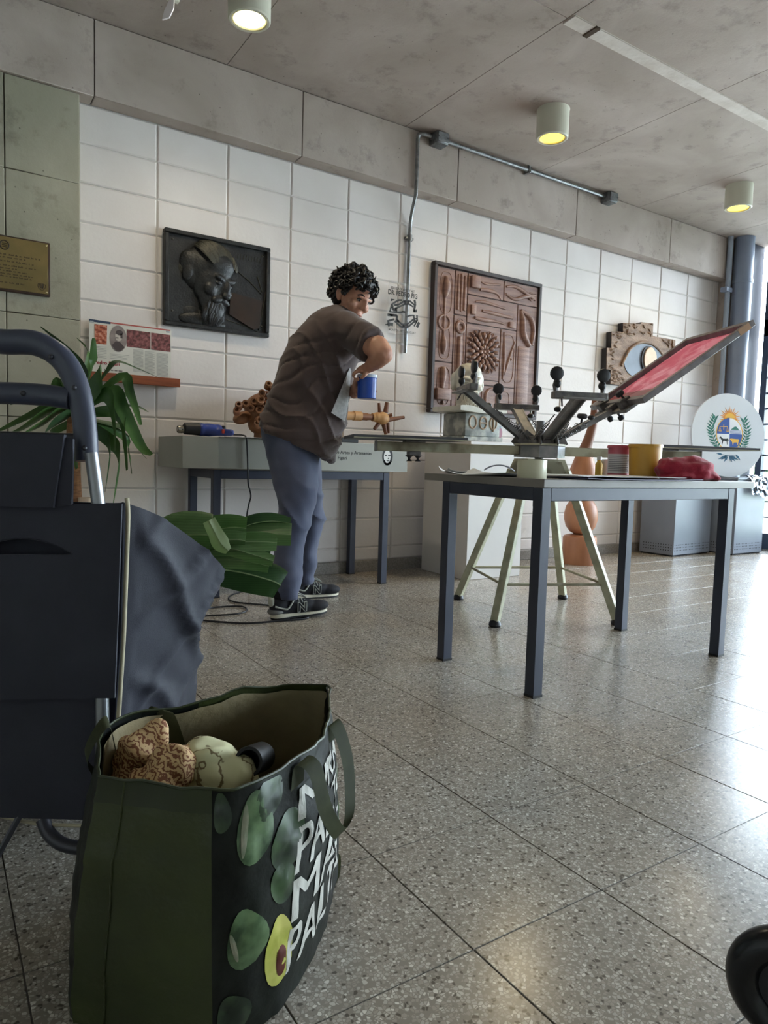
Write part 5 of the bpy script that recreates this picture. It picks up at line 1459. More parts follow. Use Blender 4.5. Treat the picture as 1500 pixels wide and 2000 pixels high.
caps(sh_n, el_n, .045, .046, bm=b); caps(at(738, 676, 3.30), el_n, .052, .049, bm=b); caps(el_n, (el_n+wr_n)/2, .048, .044, bm=b); caps((el_n+wr_n)/2, wr_n, .043, .030, bm=b)
caps(sh_f, el_f, .055, .044, bm=b); caps(el_f, wr_f, .043, .029, bm=b)
hip_n, hip_f = at(565, 885, 3.50), at(590, 885, 3.70)
kn_n, kn_f = at(577, 1005, 3.43), at(609, 1008, 3.78)
an_n, an_f = Vector((.722, -1.035, .10)), Vector((1.000, -.645, .10))
caps(hip_n, kn_n, .075, .050, bm=b); caps(kn_n, an_n, .045, .028, bm=b); caps(hip_f, kn_f, .075, .048, bm=b); caps(kn_f, an_f, .042, .026, bm=b); caps(pel, hip_n, .12, .09, bm=b); caps(pel, hip_f, .12, .09, bm=b)
# near hand over the rim of the pot: palm, four bent fingers, thumb
POT = at(716, 779, 3.45); POT_R, POT_H = .047, .114
pal_n = at(711, 722, 3.40)
caps(wr_n, pal_n, .028, .026, bm=b); ell(pal_n, (.036, .030, .021), 3, rot=Matrix.Rotation(-.55, 4, 'Z'), bm=b)
for k, (dx, dl, dd) in enumerate(((0, 0, -.035), (-1.5, 1, -.013), (-2, 2, .010), (-1, 2, .032))):
    k0 = at(704+dx*.3, 723+dl*.3, 3.40+dd); k1 = at(697+dx, 725+dl*.6, 3.405+dd*1.05); k2 = at(692+dx*.8, 729+dl*.6, 3.41+dd); k3 = at(691+dx*.6, 734, 3.415+dd*.95)
    caps(pal_n, k0, .014, .0105, bm=b); caps(k0, k1, .0105, .0098, bm=b); caps(k1, k2, .0098, .009, bm=b); caps(k2, k3, .009, .008, bm=b)
t0, t1, t2 = at(717, 726, 3.375), at(712, 733, 3.36), at(706, 738, 3.365)
caps(pal_n, t0, .015, .012, bm=b); caps(t0, t1, .012, .0105, bm=b); caps(t1, t2, .0105, .009, bm=b)
# far hand cupping the pot from behind and below
pal_f = at(692, 765, 3.53)
caps(wr_f, pal_f, .027, .026, bm=b); ell(pal_f, (.026, .034, .036), 3, bm=b)
ax_ = Vector((POT.x, POT.y, 0))
def around(ang, z, r=POT_R+.009): # a point on the pot's wall; angle 0 faces the camera, grows to picture left
    d = (-FH*math.cos(ang)-RH*math.sin(ang)); return ax_+d*r+Vector((0, 0, POT.z+z))
for k, z in enumerate((.018, .038, .058, .078)):
    a0 = around(math.radians(125), z); a1 = around(math.radians(160), z+.002); a2 = around(math.radians(200), z+.004); a3 = around(math.radians(232-6*abs(k-1)), z+.004)
    caps(pal_f, a0, .013, .0105, bm=b); caps(a0, a1, .0105, .010, bm=b); caps(a1, a2, .010, .009, bm=b); caps(a2, a3, .009, .008, bm=b)
t0, t1, t2 = around(math.radians(100), .075, POT_R+.014), around(math.radians(72), .088, POT_R+.011), around(math.radians(48), .092)
caps(pal_f, t0, .016, .013, bm=b); caps(t0, t1, .013, .011, bm=b); caps(t1, t2, .011, .009, bm=b)
body = evalmesh(b, [('REMESH', dict(mode='VOXEL', voxel_size=.0055)), ('SMOOTH', dict(iterations=4, factor=.5))])
body_o = obj('body', body, M_SKIN, man, world=True)
# --- eyes, brows, hair
for s in (-1, 1):
    e = ell((s*.030, -.078, .004), (.0125, .008, .0075), 2); e.transform(MH); eo = obj('eye', e, pm('eye_white', (150,138,130), rough=.25), body_o, world=True)
    e = ell((s*.030, -.0842, .0035), (.0058, .003, .006), 2); e.transform(MH); obj('iris', e, pm('dark_iris', (30,20,16), rough=.15), body_o, world=True)
    e = tube([MH @ Vector((s*.013, -.092, .026)), MH @ Vector((s*.030, -.089, .032)), MH @ Vector((s*.048, -.076, .024))], [.0045,.0055,.003], 8); obj('eyebrow', e, M_HAIR, body_o, world=True)
    e = tube(smoothpath([MH @ Vector((s*.016, -.0845, .007)), MH @ Vector((s*.030, -.0885, .0125)), MH @ Vector((s*.045, -.078, .006))], 3), .0022, 6); obj('eyelid', e, M_HAIR, body_o, world=True)
e = tube(smoothpath([MH @ Vector((-.022, -.088, -.066)), MH @ Vector((0, -.100, -.0645)), MH @ Vector((.022, -.088, -.066))], 3), .0018, 6); obj('mouth_line', e, pm('lip', (150,92,82), rough=.5), body_o, world=True)
b = BM(); rnd = random.Random(21)
for (c, r) in (((0, .035, .050), (.090, .098, .078)), ((0, -.02, .085), (.078, .075, .045)), ((0, .07, .0), (.075, .055, .075))): ell(c, r, 3, bm=b)
cnt = 0
while cnt < 420:
    u, v = rnd.uniform(-PI, PI), rnd.uniform(-.75, 1.0)
    q = math.sqrt(max(0, 1-v*v)); d = Vector((q*math.sin(u), -q*math.cos(u), v))
    p = Vector((d.x*.098, d.y*.112+.022, d.z*.098+.042))
    if p.y < -.045 and p.z < .052: continue
    if p.y < .035 and p.z < .012 and abs(p.x) > .04: continue
    if abs(p.x) > .06 and -.015 < p.y < .055 and p.z < .03: continue
    if p.z < -.075: continue
    p += d*rnd.uniform(-.004, .020); r = rnd.uniform(.009, .0155)
    ax2 = Vector((rnd.gauss(0,1), rnd.gauss(0,1), rnd.gauss(0,1))).normalized(); a2 = ax2.orthogonal().normalized(); c2 = ax2.cross(a2)
    ph = rnd.uniform(0, 6.28)
    tube([p+(a2*math.cos(ph+k*.8)+c2*math.sin(ph+k*.8))*r+ax2*(k-3)*.0028 for k in range(8)], [.003,.005,.0055,.0055,.0055,.005,.004,.0025], 6, bm=b)
    cnt += 1
b.transform(MH)
obj('curly_hair', b, M_HAIR, man, world=True, kind='stuff')
# --- t-shirt
st = [((505,832),(650,902),3.56,.150), ((512,812),(662,872),3.565,.158), ((522,782),(674,828),3.57,.165), ((533,748),(682,785),3.575,.168), ((546,713),(688,742),3.58,.175), ((564,672),(697,712),3.58,.190), ((590,635),(714,684),3.58,.205), ((617,613),(716,648),3.58,.190), ((640,602),(704,624),3.575,.120), ((652,597),(690,610),3.57,.078)]
b = loft(ringed(dense(st, 4), 36, 2.3))
# near sleeve, far sleeve
def sleeve(p, q, r0, r1): 
    bb = BM(); caps(p, (p+q)/2, r0, (r0+r1)/2, bm=bb); d = (q-p).normalized(); cyl((p+q)/2, q, (r0+r1)/2, r1, n=24, bm=bb); return bb
merge(b, sleeve(at(668, 640, 3.46), at(727, 674, 3.325), .088, .080)); merge(b, sleeve(sh_f, (sh_f*.35+el_f*.65), .075, .075))
sh = evalmesh(b, [('REMESH', dict(mode='VOXEL', voxel_size=.009)), ('SMOOTH', dict(iterations=5, factor=.5))])
sh.normal_update()
k0_ = at(640, 660, 3.4)
for v in sh.verts:
    q = v.co
    s_ = q.dot(RH); z = q.z; dd = q.dot(FH)
    w = 1-min(1, max(0, (z-1.25)/.25))                 # calmer towards the shoulders
    f1 = math.sin(26*(s_*.9+z*.55)+3.0*noise.noise(q*4.5)+dd*4)
    f2 = math.sin(38*(z-.35*s_)+4*noise.noise(q*5+Vector((3,1,2))))
    g1 = (1-abs(f1))**2; g2 = (1-abs(f2))**3
    v.co += v.normal*((.013*g1-.008*g2)*(.30+.70*w)+.010*noise.noise(q*6)+.004*noise.noise(q*15))
obj('t_shirt', sh, M_SHIRT, man, world=True)
pan = [(687,711,3.51),(684,750,3.50),(680,790,3.49),(674,823,3.48),(661,815,3.44),(647,806,3.40),(657,782,3.41),(668,755,3.425),(678,730,3.45)]
b = BM(); vs = [b.verts.new(at(*p)) for p in pan]; cv = b.verts.new(at(672, 775, 3.425))
for k in range(len(vs)): b.faces.new((vs[k], vs[(k+1)%len(vs)], cv))
bmesh.ops.solidify(b, geom=b.faces[:], thickness=.006)
obj('grey_front_panel', b, M_GREYK, man, world=True)
# --- trousers
nl = [((506,826),(620,858),3.57,.15), ((510,848),(624,884),3.56,.15), ((519,882),(622,915),3.52,.128), ((530,922),(619,952),3.475,.112), ((541,965),(615,985),3.44,.100), ((541,1005),(606,1018),3.42,.088), ((538,1045),(597,1052),3.40,.084), ((536,1088),(592,1092),3.37,.078), ((536,1122),(590,1126),3.345,.072), ((539,1140),(588,1144),3.335,.064), ((541,1155),(586,1158),3.328,.060), ((546,1168),(582,1170),3.322,.050)]
fl_ = [((545,850),(625,872),3.64,.13), ((555,895),(628,918),3.68,.115), ((570,945),(629,958),3.73,.10), ((582,995),(635,1006),3.78,.088), ((584,1030),(628,1038),3.79,.078), ((582,1070),(619,1076),3.80,.072), ((581,1102),(617,1106),3.81,.066), ((582,1120),(614,1124),3.81,.058), ((584,1132),(612,1135),3.81,.054), ((587,1141),(609,1143),3.81,.046)]
b = loft(ringed(dense(nl, 4), 28)); merge(b, loft(ringed(dense(fl_, 4), 28)))
tr = evalmesh(b, [('REMESH', dict(mode='VOXEL', voxel_size=.009)), ('SMOOTH', dict(iterations=5, factor=.5))]); tr.normal_update()
for v in tr.verts:
    q = v.co; low = max(0, 1-q.z/.30)
    kn = math.exp(-((q.z-.50)/.13)**2)
    f = math.sin(75*q.z+3*noise.noise(q*9))*low*.009+.016*(1-abs(math.sin(15*(q.dot(RH)*.8+q.z)+2*noise.noise(q*4))))**2*kn+.010*noise.noise(q*7)+.004*noise.noise(q*17)
    v.co += v.normal*f
obj('trousers', tr, M_PANTS, man, world=True)
# --- trainers
M_SBLK = pm('black_suede', (26,26,32), (34,34,40), 40, .8); M_SGRY = pm('grey_trim', (176,178,168), rough=.6); M_SMID = pm('midsole_cream', (206,200,180), rough=.6); M_SHEEL = pm('heel_grey', (112,112,110), rough=.6)
def trainer(heel, rz, toe_up=0.0):
    M = Matrix.Translation(heel) @ Matrix.Rotation(rz, 4, 'Z') @ Matrix.Rotation(-toe_up, 4, 'Y')
    def outl(o): # sole outline
        pts = [(.0,0),(.012,-.030),(.05,-.040),(.11,-.036),(.17,-.043),(.23,-.046),(.275,-.032),(.298,0),(.275,.036),(.22,.046),(.16,.043),(.10,.038),(.05,.038),(.012,.028)]
        sp = smoothpath(pts, 4, closed=True); c = np.array((.15, 0))
        return [tuple(c+(p-c)*(1+o)) for p in sp]
    def O(name, bm, mat_, par=None):
        bm.transform(M); return obj(name, bm, mat_, par or man, world=True)
    b = BM()
    for (x, y, z, rx, ry, rz_) in ((.05,0,.055,.052,.038,.045), (.045,0,.085,.045,.036,.030), (.11,0,.052,.07,.036,.040), (.17,0,.045,.07,.040,.032), (.238,0,.038,.066,.046,.028), (.10,0,.080,.050,.030,.022)): ell((x,y,z), (rx,ry,rz_), 3, bm=b)
    box(.02, .27, -.03, .03, .02, .035, bm=b)
    up = blob(b, .005, 5); shoe = O('trainer', up, M_SBLK)
    O('outsole', prism(outl(-.03), 0, .010), pm('outsole_black', (24,24,26), rough=.7), shoe)
    O('midsole', loft([[Vector((x, y, .009)) for x, y in outl(-.015)], [Vector((x, y, .019+.012*max(0, 1-x/.16))) for x, y in outl(-.03)]]), M_SMID, shoe)
    O('toe_bumper', prism([p for p in outl(.02) if p[0] > .268], .012, .036), M_SBLK, shoe) if False else None
    b = ell((.008, 0, .088), (.016, .026, .030), 3); O('heel_tab', b, M_SGRY, shoe)
    b = ell((.030, 0, .036), (.042, .0415, .018), 3); O('heel_counter', b, M_SHEEL, shoe)
    for s in (-1, 1):
        O('side_stripe', tube(smoothpath([(.015, s*.031, .066), (.06, s*.0385, .050), (.080, s*.039, .052), (.105, s*.034, .082), (.118, s*.024, .094)], 4), .0042, 8), M_SGRY, shoe)
        Ml = Matrix.Translation((.148, s*.0405, .052)) @ Matrix.Rotation(-.12*s if s < 0 else .12, 4, 'X') @ (Matrix.Rotation(PI/2, 4, 'X') if s < 0 else Matrix.Rotation(PI/2, 4, 'X') @ Matrix.Rotation(PI, 4, 'Y'))
        n1 = text('N', .062, Ml @ Matrix.Translation((0, -.022, 0)), extrude=.0025, align='CENTER', bold=.0042, sx=1.0); 
        O('letter_rim', n1, M_SGRY, shoe)
        n2 = text('N', .062, Ml @ Matrix.Translation((0, -.022, .0026)), extrude=.0012, align='CENTER', bold=.0006, sx=1.0)
        O('letter_face', n2, M_SBLK, shoe)
    b = BM()
    for k in range(5):
        x = .118+k*.019; z = .100-k*.0095
        tube(smoothpath([(x, -.026, z-.012), (x+.003, 0, z+.003), (x+.006, .026, z-.012)], 4), .0036, 6, bm=b)
    for s in (-1, 1): tube(smoothpath([(.125, 0, .104), (.145, s*.022, .112), (.172, s*.034, .092), (.150, s*.016, .100), (.128, 0, .103)], 5), .0034, 6, bm=b)
    O('laces', b, M_SGRY, shoe)
    b = ell((.052, 0, .105), (.044, .034, .034), 3); O('sock', b, pm('black_sock', (20,20,24), rough=.9), shoe)
trainer(Vector((.662, -1.034, 0)), math.radians(-3), math.radians(2.8)); trainer(Vector((.945, -.640, 0)), math.radians(-4))
# --- the blue pot held in both hands
t = thing('blue_pot', 'translucent pot of blue ink held in the hands of the man', 'pot', POT)
obj('pot_wall', lathe([(.0001, 0), (POT_R-.004, 0), (POT_R-.001, .003), (POT_R, POT_H-.014), (POT_R+.002, POT_H-.013), (POT_R+.002, POT_H), (POT_R-.002, POT_H), (POT_R-.003, .005), (.0001, .005)], 36), pm('blue_pot_plastic', (28,72,168), (36,82,176), 5, .3), t)
obj('pot_rim', lathe([(POT_R-.001, POT_H-.012), (POT_R+.003, POT_H-.012), (POT_R+.003, POT_H+.002), (POT_R-.003, POT_H+.002), (POT_R-.001, POT_H-.012)], 36, caps=False), pm('frosted_rim', (186,202,220), rough=.3), t)
obj('blue_ink', lathe([(.0001, POT_H-.03), (POT_R-.003, POT_H-.03), (POT_R-.003, POT_H-.028), (.0001, POT_H-.026)], 28), pm('blue_ink', (20,52,150), rough=.2), t)
# ================================================================ shopping trolley
M_NAVY = pm('navy_nylon', (34,35,47), (40,41,54), 8, .7, bump=.1, bscale=500, sheen=.1)
M_HAND = pm('slate_plastic_handle', (62,66,82), (70,74,90), 5, .38)
M_ALU = pm('brushed_tube', (140,142,146), rough=.32, metal=.75)
M_DKT = pm('dark_steel_tube', (66,66,72), rough=.4, metal=.5)
M_PIPE = pm('cream_piping', (176,166,140), rough=.6)
TD = 1.30
def TL(x, d, z): return Vector((CC.x, CC.y, 0))+RH*x+FH*d+Vector((0, 0, z))
def lat(px, d): return (px-750)/1364.779*d
cxl = lat(15, TD)
tro = thing('shopping_trolley', 'navy fabric shopping trolley with a plastic loop handle and leeks sticking out', 'trolley', TL(cxl, 1.45, 0))
def tp(px, py, d=TD): return at(px, py, d)
def mir(p):                                             # mirror across the trolley's middle plane
    v = p-TL(cxl, 0, 0); return p-RH*(2*v.dot(RH))
hp = [tp(15, 668), tp(70, 671), tp(118, 698), tp(148, 748), tp(164, 818), tp(170, 900)]
path = [mir(p) for p in hp[:0:-1]]+hp
sp_ = smoothpath(path, 6)
obj('handle_grip', tube(sp_, .0205, 16, flat=(1.0, 1.15)), M_HAND, tro, world=True)
a = tp(140, 780); obj('handle_crossbar', tube(smoothpath([mir(a), tp(-60, 770), tp(15, 768), tp(90, 772), a], 5), .0205, 14, flat=(1, 1)), M_HAND, tro, world=True)
a = tp(160, 856); obj('handle_brace', tube([mir(a), a], .009, 12), M_DKT, tro, world=True)
for px, py in ((99, 697), (145, 757), (45, 768), (165, 875)):
    obj('handle_screw', ell(tp(px, py, TD-.021), .005, 2), M_DKT, tro, world=True)
for f in (lambda p: p, mir):
    obj('frame_tube', tube([f(tp(178, 885, 1.285)), f(tp(193, 990, 1.287)), f(tp(200, 1400, 1.287)), f(tp(200, 1600, 1.29))], .0122, 14), M_ALU, tro, world=True)
    obj('stand_foot', tube(smoothpath([f(tp(84, 1600, 1.30)), f(tp(96, 1628, 1.29)), f(tp(125, 1650, 1.275)), f(tp(175, 1656, 1.275)), f(tp(230, 1640, 1.32))], 5), .0125, 12), M_DKT, tro, world=True)
    wc = f(TL(lat(200, 1.3)+.03, 1.60, .075)); wq = RH
    wh = obj('wheel', tube([wc+(FH*math.cos(k*PI/14)+ZV*math.sin(k*PI/14))*.058 for k in range(28)], .0165, 10, closed=True), pm('wheel_rubber', (26,26,28), rough=.6), tro, world=True)
    obj('wheel_disc', cyl(wc-RH*.008, wc+RH*.008, .05, n=28), pm('wheel_plastic', (70,70,74), rough=.5), wh, world=True)
obj('axle', cyl(mir(TL(lat(200, 1.3)+.03, 1.60, .075)), TL(lat(200, 1.3)+.03, 1.60, .075), .006, n=10), M_DKT, tro, world=True)
obj('side_strut', tube([tp(40, 1590, 1.29), tp(-20, 1700, 1.26)], .006, 8), M_DKT, tro, world=True)
# bag body: rings by height
cont = [(1097,424),(1140,423),(1180,414),(1230,396),(1280,381),(1330,378),(1400,369),(1500,352),(1560,340)]
cz = sorted([(at(px, py, 1.48).z, lat(px, 1.48)) for py, px in cont])
def bulge(z): return float(np.interp(z, [c[0] for c in cz], [c[1] for c in cz]))
fr_ = sorted([(at(px, py, TD).z, lat(px, TD)) for py, px in ((975,247),(1100,246),(1250,242),(1330,236),(1410,231),(1600,222))])
def fedge(z): return float(np.interp(z, [c[0] for c in fr_], [c[1] for c in fr_]))
zt, zb_ = at(200, 982, TD).z, at(100, 1612, TD).z
z5, z6 = at(322, 1018, 1.37).z, at(420, 1097, 1.48).z       # the rim sags from the front edge to the back
ztop = [zt, zt, zt, zt, zt, z5, z6, .475, .46, .46, .50, z6]
rings = []; NR = 30
for i in range(NR+1):
    pts = []
    for k in range(12):
        z = zb_+(ztop[k]-zb_)*i/NR
        xr, xb = fedge(z), bulge(z); xl = 2*cxl-xr; base = max(0, 1-(z-zb_)/.05)
        x, d = [(xl, TD), (xl+.03, TD-.002), (cxl, TD-.006), (xr-.03, TD-.002), (xr, TD), (xr+(xb-xr)*.45, TD+.07), (xb, 1.48), (xb-.045, 1.60), (xr+.01, 1.66), (cxl, 1.67), (xl-.01, 1.66), (xl-.05, 1.48)][k]
        q = np.array((x, d)); q = q+(np.array((cxl, 1.48))-q)*.12*base**2
        pts.append((q[0], q[1], z))
    rings.append([TL(x, d, z) for x, d, z in smoothpath(pts, 5, closed=True)])
bodyb = loft(rings, caps=False)
bodyb.faces.new([v for v in bodyb.verts[:len(rings[0])]][::-1])      # floor of the bag; the top stays open
bodyb = evalmesh(bodyb, [('SUBSURF', dict(levels=1, render_levels=1))])
bodyb.normal_update()
for v in bodyb.verts:
    q = v.co; w = q-TL(0, 0, 0); s = w.dot(RH); d = w.dot(FH)
    side = 1 if s > fedge(q.z)-.002 and d > TD+.02 else .15
    k = side*min(1, max(0, (d-TD)/.06))
    f = (1-abs(math.sin(11*(q.z*1.0+d*1.9)+2.2*noise.noise(q*5))))**2*.019+abs(noise.noise(q*7))*.012-.009+(1-abs(math.sin(17*(q.z-1.3*d)+3+2*noise.noise(q*4))))**3*.012
    v.co += v.normal*f*k
bmesh.ops.solidify(bodyb, geom=bodyb.faces[:], thickness=.003)
me_ = obj('bag_body', bodyb, M_NAVY, tro, world=True, angle=60)
def fpath(pyx, off=.004, d=TD): return [at(px, py, d-off) for py, px in pyx]
obj('piping', tube(smoothpath(fpath([(973,248),(1010,250),(1100,247),(1180,244),(1250,241),(1330,236),(1410,231),(1500,227),(1600,222)]), 4), .0042, 10), M_PIPE, tro, world=True)
obj('bottom_piping', tube(smoothpath(fpath([(1588,-20),(1598,20),(1608,70),(1612,130),(1613,200)], .002), 4), .0035, 8), M_PIPE, tro, world=True)
# front pocket panel that hides the tubes
def panel(name, pts, d, th, mat_, bend=.006, nx=14, nz=14, hole=None):
    (tlx, tly), (trx, try_), (brx, bry), (blx, bly) = pts; b = BM(); V = {}
    for i in range(nx+1):
        for j in range(nz+1):
            u, v = i/nx, j/nz
            px = (tlx*(1-u)+trx*u)*(1-v)+(blx*(1-u)+brx*u)*v; py = (tly*(1-u)+try_*u)*(1-v)+(bly*(1-u)+bry*u)*v
            dd = d-bend*math.sin(PI*u)*math.sin(PI*v)+.002*noise.noise(Vector((px*.012, py*.012, d*7)))
            V[i,j] = b.verts.new(at(px, py, dd))
    for i in range(nx):
        for j in range(nz):
            if hole is not None:
                pp = [proj_px(V[q].co) for q in ((i,j), (i+1,j), (i+1,j+1), (i,j+1))]
                if hole(sum(p[0] for p in pp)/4, sum(p[1] for p in pp)/4): continue
            b.faces.new((V[i,j], V[i+1,j], V[i+1,j+1], V[i,j+1]))
    bmesh.ops.delete(b, geom=[v for v in b.verts if not v.link_faces], context='VERTS')
    bmesh.ops.solidify(b, geom=b.faces[:], thickness=th)
    return obj(name, b, mat_, tro, world=True)
def proj_px(p):
    d = p-CC; z = d.dot(CF); return (750+1364.779*d.dot(CR)/z, 1000-1364.779*d.dot(CU)/z)
def slit(px, py):                                       # almond-shaped mouth of the pocket
    if not -60 < px < 148: return False
    s = abs(px-44)/104.0
    return 1086-(36*(1-s*s))-2 < py < 1084
panel('front_pocket', [(-212, 984), (240, 984), (226, 1362), (-198, 1366)], 1.272, .006, M_NAVY, nx=110, nz=110, hole=slit)
lipu = [at(-62+210*k/16, 1083-34*(1-(abs(-62+210*k/16-43)/106)**2), 1.266) for k in range(17)]
lipd = [at(148-210*k/16, 1086, 1.266) for k in range(1, 16)]
obj('pocket_welt', tube(lipu+lipd, .0035, 8, closed=True), M_NAVY, tro, world=True)
panel('lower_panel', [(-195, 1366), (192, 1362), (190, 1600), (-180, 1590)], 1.288, .004, M_NAVY, .003)
panel('lid_flap', [(-110, 846), (130, 850), (108, 992), (-90, 984)], 1.262, .010, M_NAVY, .004)
panel('lid_side', [(112, 852), (146, 858), (143, 985), (102, 990)], 1.268, .008, M_NAVY, .002)

# ---- leeks lying out of the trolley
M_LK = pm('leek_green', (86,120,68), (122,152,98), 9, .4, stretch=(1,1,6), coord='pos')
M_LKD = pm('leek_dark_green', (52,84,48), (78,112,66), 8, .42)
M_LKP = pm('leek_pale', (150,170,120), (176,188,150), 12, .45)
def veined(m):
    # fine pale veins: world-space wave squeezed across the leaf
    nt = m.node_tree; N, L = nt.nodes, nt.links; b = N['Principled BSDF']; src = b.inputs['Base Color'].links[0].from_socket
    g = N.new('ShaderNodeNewGeometry'); w = N.new('ShaderNodeTexWave'); w.bands_direction = 'Z'; w.inputs['Scale'].default_value = 55; w.inputs['Distortion'].default_value = 1.5; w.inputs['Detail Scale'].default_value = .6
    L.new(g.outputs['Position'], w.inputs['Vector'])
    mx = N.new('ShaderNodeMix'); mx.data_type = 'RGBA'; mx.blend_type = 'MULTIPLY'; mx.inputs['Factor'].default_value = .2
    L.new(src, mx.inputs['A']); L.new(w.outputs['Color'], mx.inputs['B']); L.new(mx.outputs['Result'], b.inputs['Base Color'])
M_LK = pm('leek_green_light', (104,138,84), (136,164,110), 9, .4); veined(M_LK); veined(M_LKD)
def leek_leaf(parent, pts, widths, d0, d1, mat_, fold=.35, cup=.0):
    """pts photo-read midrib, widths in photo pixels, depth from d0 to d1"""
    n = len(pts); data = smoothpath([(px, py, w, d0+(d1-d0)*i/(n-1)) for i, ((px, py), w) in enumerate(zip(pts, widths))], 5)
    b = BM(); rows = []; m = len(data)
    for i, (px, py, w, d) in enumerate(data):
        q0 = data[max(i-1,0)]; q1 = data[min(i+1,m-1)]
        tx_, ty_ = q1[0]-q0[0], q1[1]-q0[1]; L_ = math.hypot(tx_, ty_) or 1
        nx_, ny2 = -ty_/L_, tx_/L_
        row = []
        for s in (-1, -.66, -.33, -.035, .0, .035, .33, .66, 1):
            off = abs(s)*w/2/1364.779*d*fold - (.0025 if abs(s) < .05 else 0) + cup*s
            row.append(at(px+nx_*s*w/2, py+ny2*s*w/2, d+off+.004*noise.noise(Vector((px*.02, py*.02, s*2)))))
        rows.append(row)
    V = [[b.verts.new(p) for p in r] for r in rows]
    for a_, c_ in zip(V, V[1:]):
        for k in range(len(a_)-1):
            f = b.faces.new((a_[k], a_[k+1], c_[k+1], c_[k]))
            f.material_index = 1 if k in (3, 4) else 0
    bmesh.ops.solidify(b, geom=b.faces[:], thickness=.0022)
    return obj('leaf', b, [mat_, M_LKP], parent, world=True, angle=70)
root1 = at(318, 1062, 1.52)
lk = thing('leek', 'leek with broad folded green leaves reaching over the trolley rim', 'leek', root1)
obj('shank', tube([at(345, 1060, 1.56), at(300, 1090, 1.50), at(270, 1180, 1.48)], [.022,.02,.018], 16), M_LKP, lk, world=True)
leek_leaf(lk, [(300,1062),(345,1048),(385,1044),(412,1046)], [70,92,92,84], 1.50, 1.50, M_LK, .75)
leek_leaf(lk, [(408,1016),(420,1040),(432,1062),(446,1076)], [26,30,34,16], 1.485, 1.50, M_LKP, .5)
leek_leaf(lk, [(380,1050),(420,1036),(452,1030),(481,1032)], [52,58,52,44], 1.58, 1.60, M_LK, -.7, .0)
leek_leaf(lk, [(440,1046),(490,1024),(530,1018),(567,1022)], [30,36,34,22], 1.66, 1.70, M_LKD, .9, .012)
leek_leaf(lk, [(430,1056),(480,1046),(530,1043),(569,1044)], [38,48,46,44], 1.63, 1.66, M_LK, 1.0, -.014)
leek_leaf(lk, [(400,1058),(430,1056),(460,1054),(479,1056)], [36,40,36,32], 1.54, 1.56, M_LK, .9, .010)
leek_leaf(lk, [(440,1062),(480,1058),(515,1058),(541,1060)], [30,38,38,32], 1.59, 1.62, M_LK, -.9, -.01)
lk = thing('leek', 'leek with a wide dark cut leaf hanging below the others from the trolley', 'leek', at(330, 1085, 1.54))
obj('shank', tube([at(385, 1094, 1.63), at(335, 1100, 1.58), at(300, 1200, 1.54)], [.02,.019,.018], 16), M_LKP, lk, world=True)
leek_leaf(lk, [(350,1088),(420,1078),(470,1076),(528,1082)], [26,38,36,24], 1.60, 1.64, M_LKD, .3)
leek_leaf(lk, [(400,1078),(450,1072),(490,1082),(534,1096)], [20,30,30,22], 1.56, 1.58, M_LK, .4)
leek_leaf(lk, [(380,1098),(430,1092),(490,1098),(526,1106)], [30,36,32,26], 1.60, 1.62, M_LK, .3)
leek_leaf(lk, [(395,1112),(430,1112),(480,1120),(530,1134),(548,1143)], [58,66,74,66,58], 1.66, 1.70, M_LKD, .45, -.012)

# ================================================================ woven shopping bag with avocado print
bagc = Vector((-.30, -3.02, 0))
bag = thing('shopping_bag', 'olive and black woven shopping bag printed with avocados and white lettering', 'bag', bagc)
M_OLV = pm('olive_woven_plastic', (58,66,32), (46,52,26), 7, .42, bump=.15, bscale=90, coat=.1)
M_OLVD = pm('olive_hem', (46,54,26), (40,46,24), 9, .45)
M_BPR = pm('black_print', (16,18,16), (26,30,24), 9, .5, spec=.25, bump=.12, bscale=60)
M_LIN = pm('beige_lining', (150,138,106), (128,118,92), 11, .6, bump=.2, bscale=80)
keyp = [ # (base, rim)
 ((-.531,-3.081),(-.504,-3.118)), ((-.384,-3.218),(-.387,-3.214)), ((-.325,-3.216),(-.335,-3.222)), ((-.262,-3.190),(-.218,-3.164)), ((-.165,-3.105),(-.150,-3.085)), ((-.085,-3.005),(-.105,-3.005)), ((-.020,-2.905),(-.071,-2.931)),
 ((-.055,-2.815),(-.150,-2.880)), ((-.280,-2.775),(-.300,-2.900)), ((-.430,-2.855),(-.400,-2.908)), ((-.515,-2.985),(-.468,-2.962))]
HB = .35
def dense_key(idx, k):
    pts = [np.array(keyp[i][0]+keyp[i][1]) for i in idx]; return smoothpath(pts, k)
def wallpt(key, v):
    """v 0..1 up the bag; belly outwards half way"""
    bx, by_, rx_, ry_ = key
    x = bx+(rx_-bx)*v; y = by_+(ry_-by_)*v
    c = Vector((bagc.x, bagc.y)); o = Vector((x, y))-c; o.normalize()
    bel = .011*math.sin(PI*v)
    z = HB*v
    if v > .8: z += .010*noise.noise(Vector((x*16, y*16, 2.2)))*(v-.8)/.2
    cr = .004*noise.noise(Vector((x*30, y*30, z*22)))+.003*noise.noise(Vector((x*60, y*60, z*50)))
    return Vector((x+o.x*(bel+cr), y+o.y*(bel+cr), max(z, 0)))
NV = 26
def wall(name, idx, k, mat_, hem=None, off=0.0):
    ks = dense_key(idx, k); b = BM()
    V = [[b.verts.new(wallpt(q, j/NV)) for q in ks] for j in range(NV+1)]
    for j in range(NV):
        for i in range(len(ks)-1): b.faces.new((V[j][i], V[j][i+1], V[j+1][i+1], V[j+1][i]))
    return obj(name, b, mat_, bag, world=True, angle=60), ks
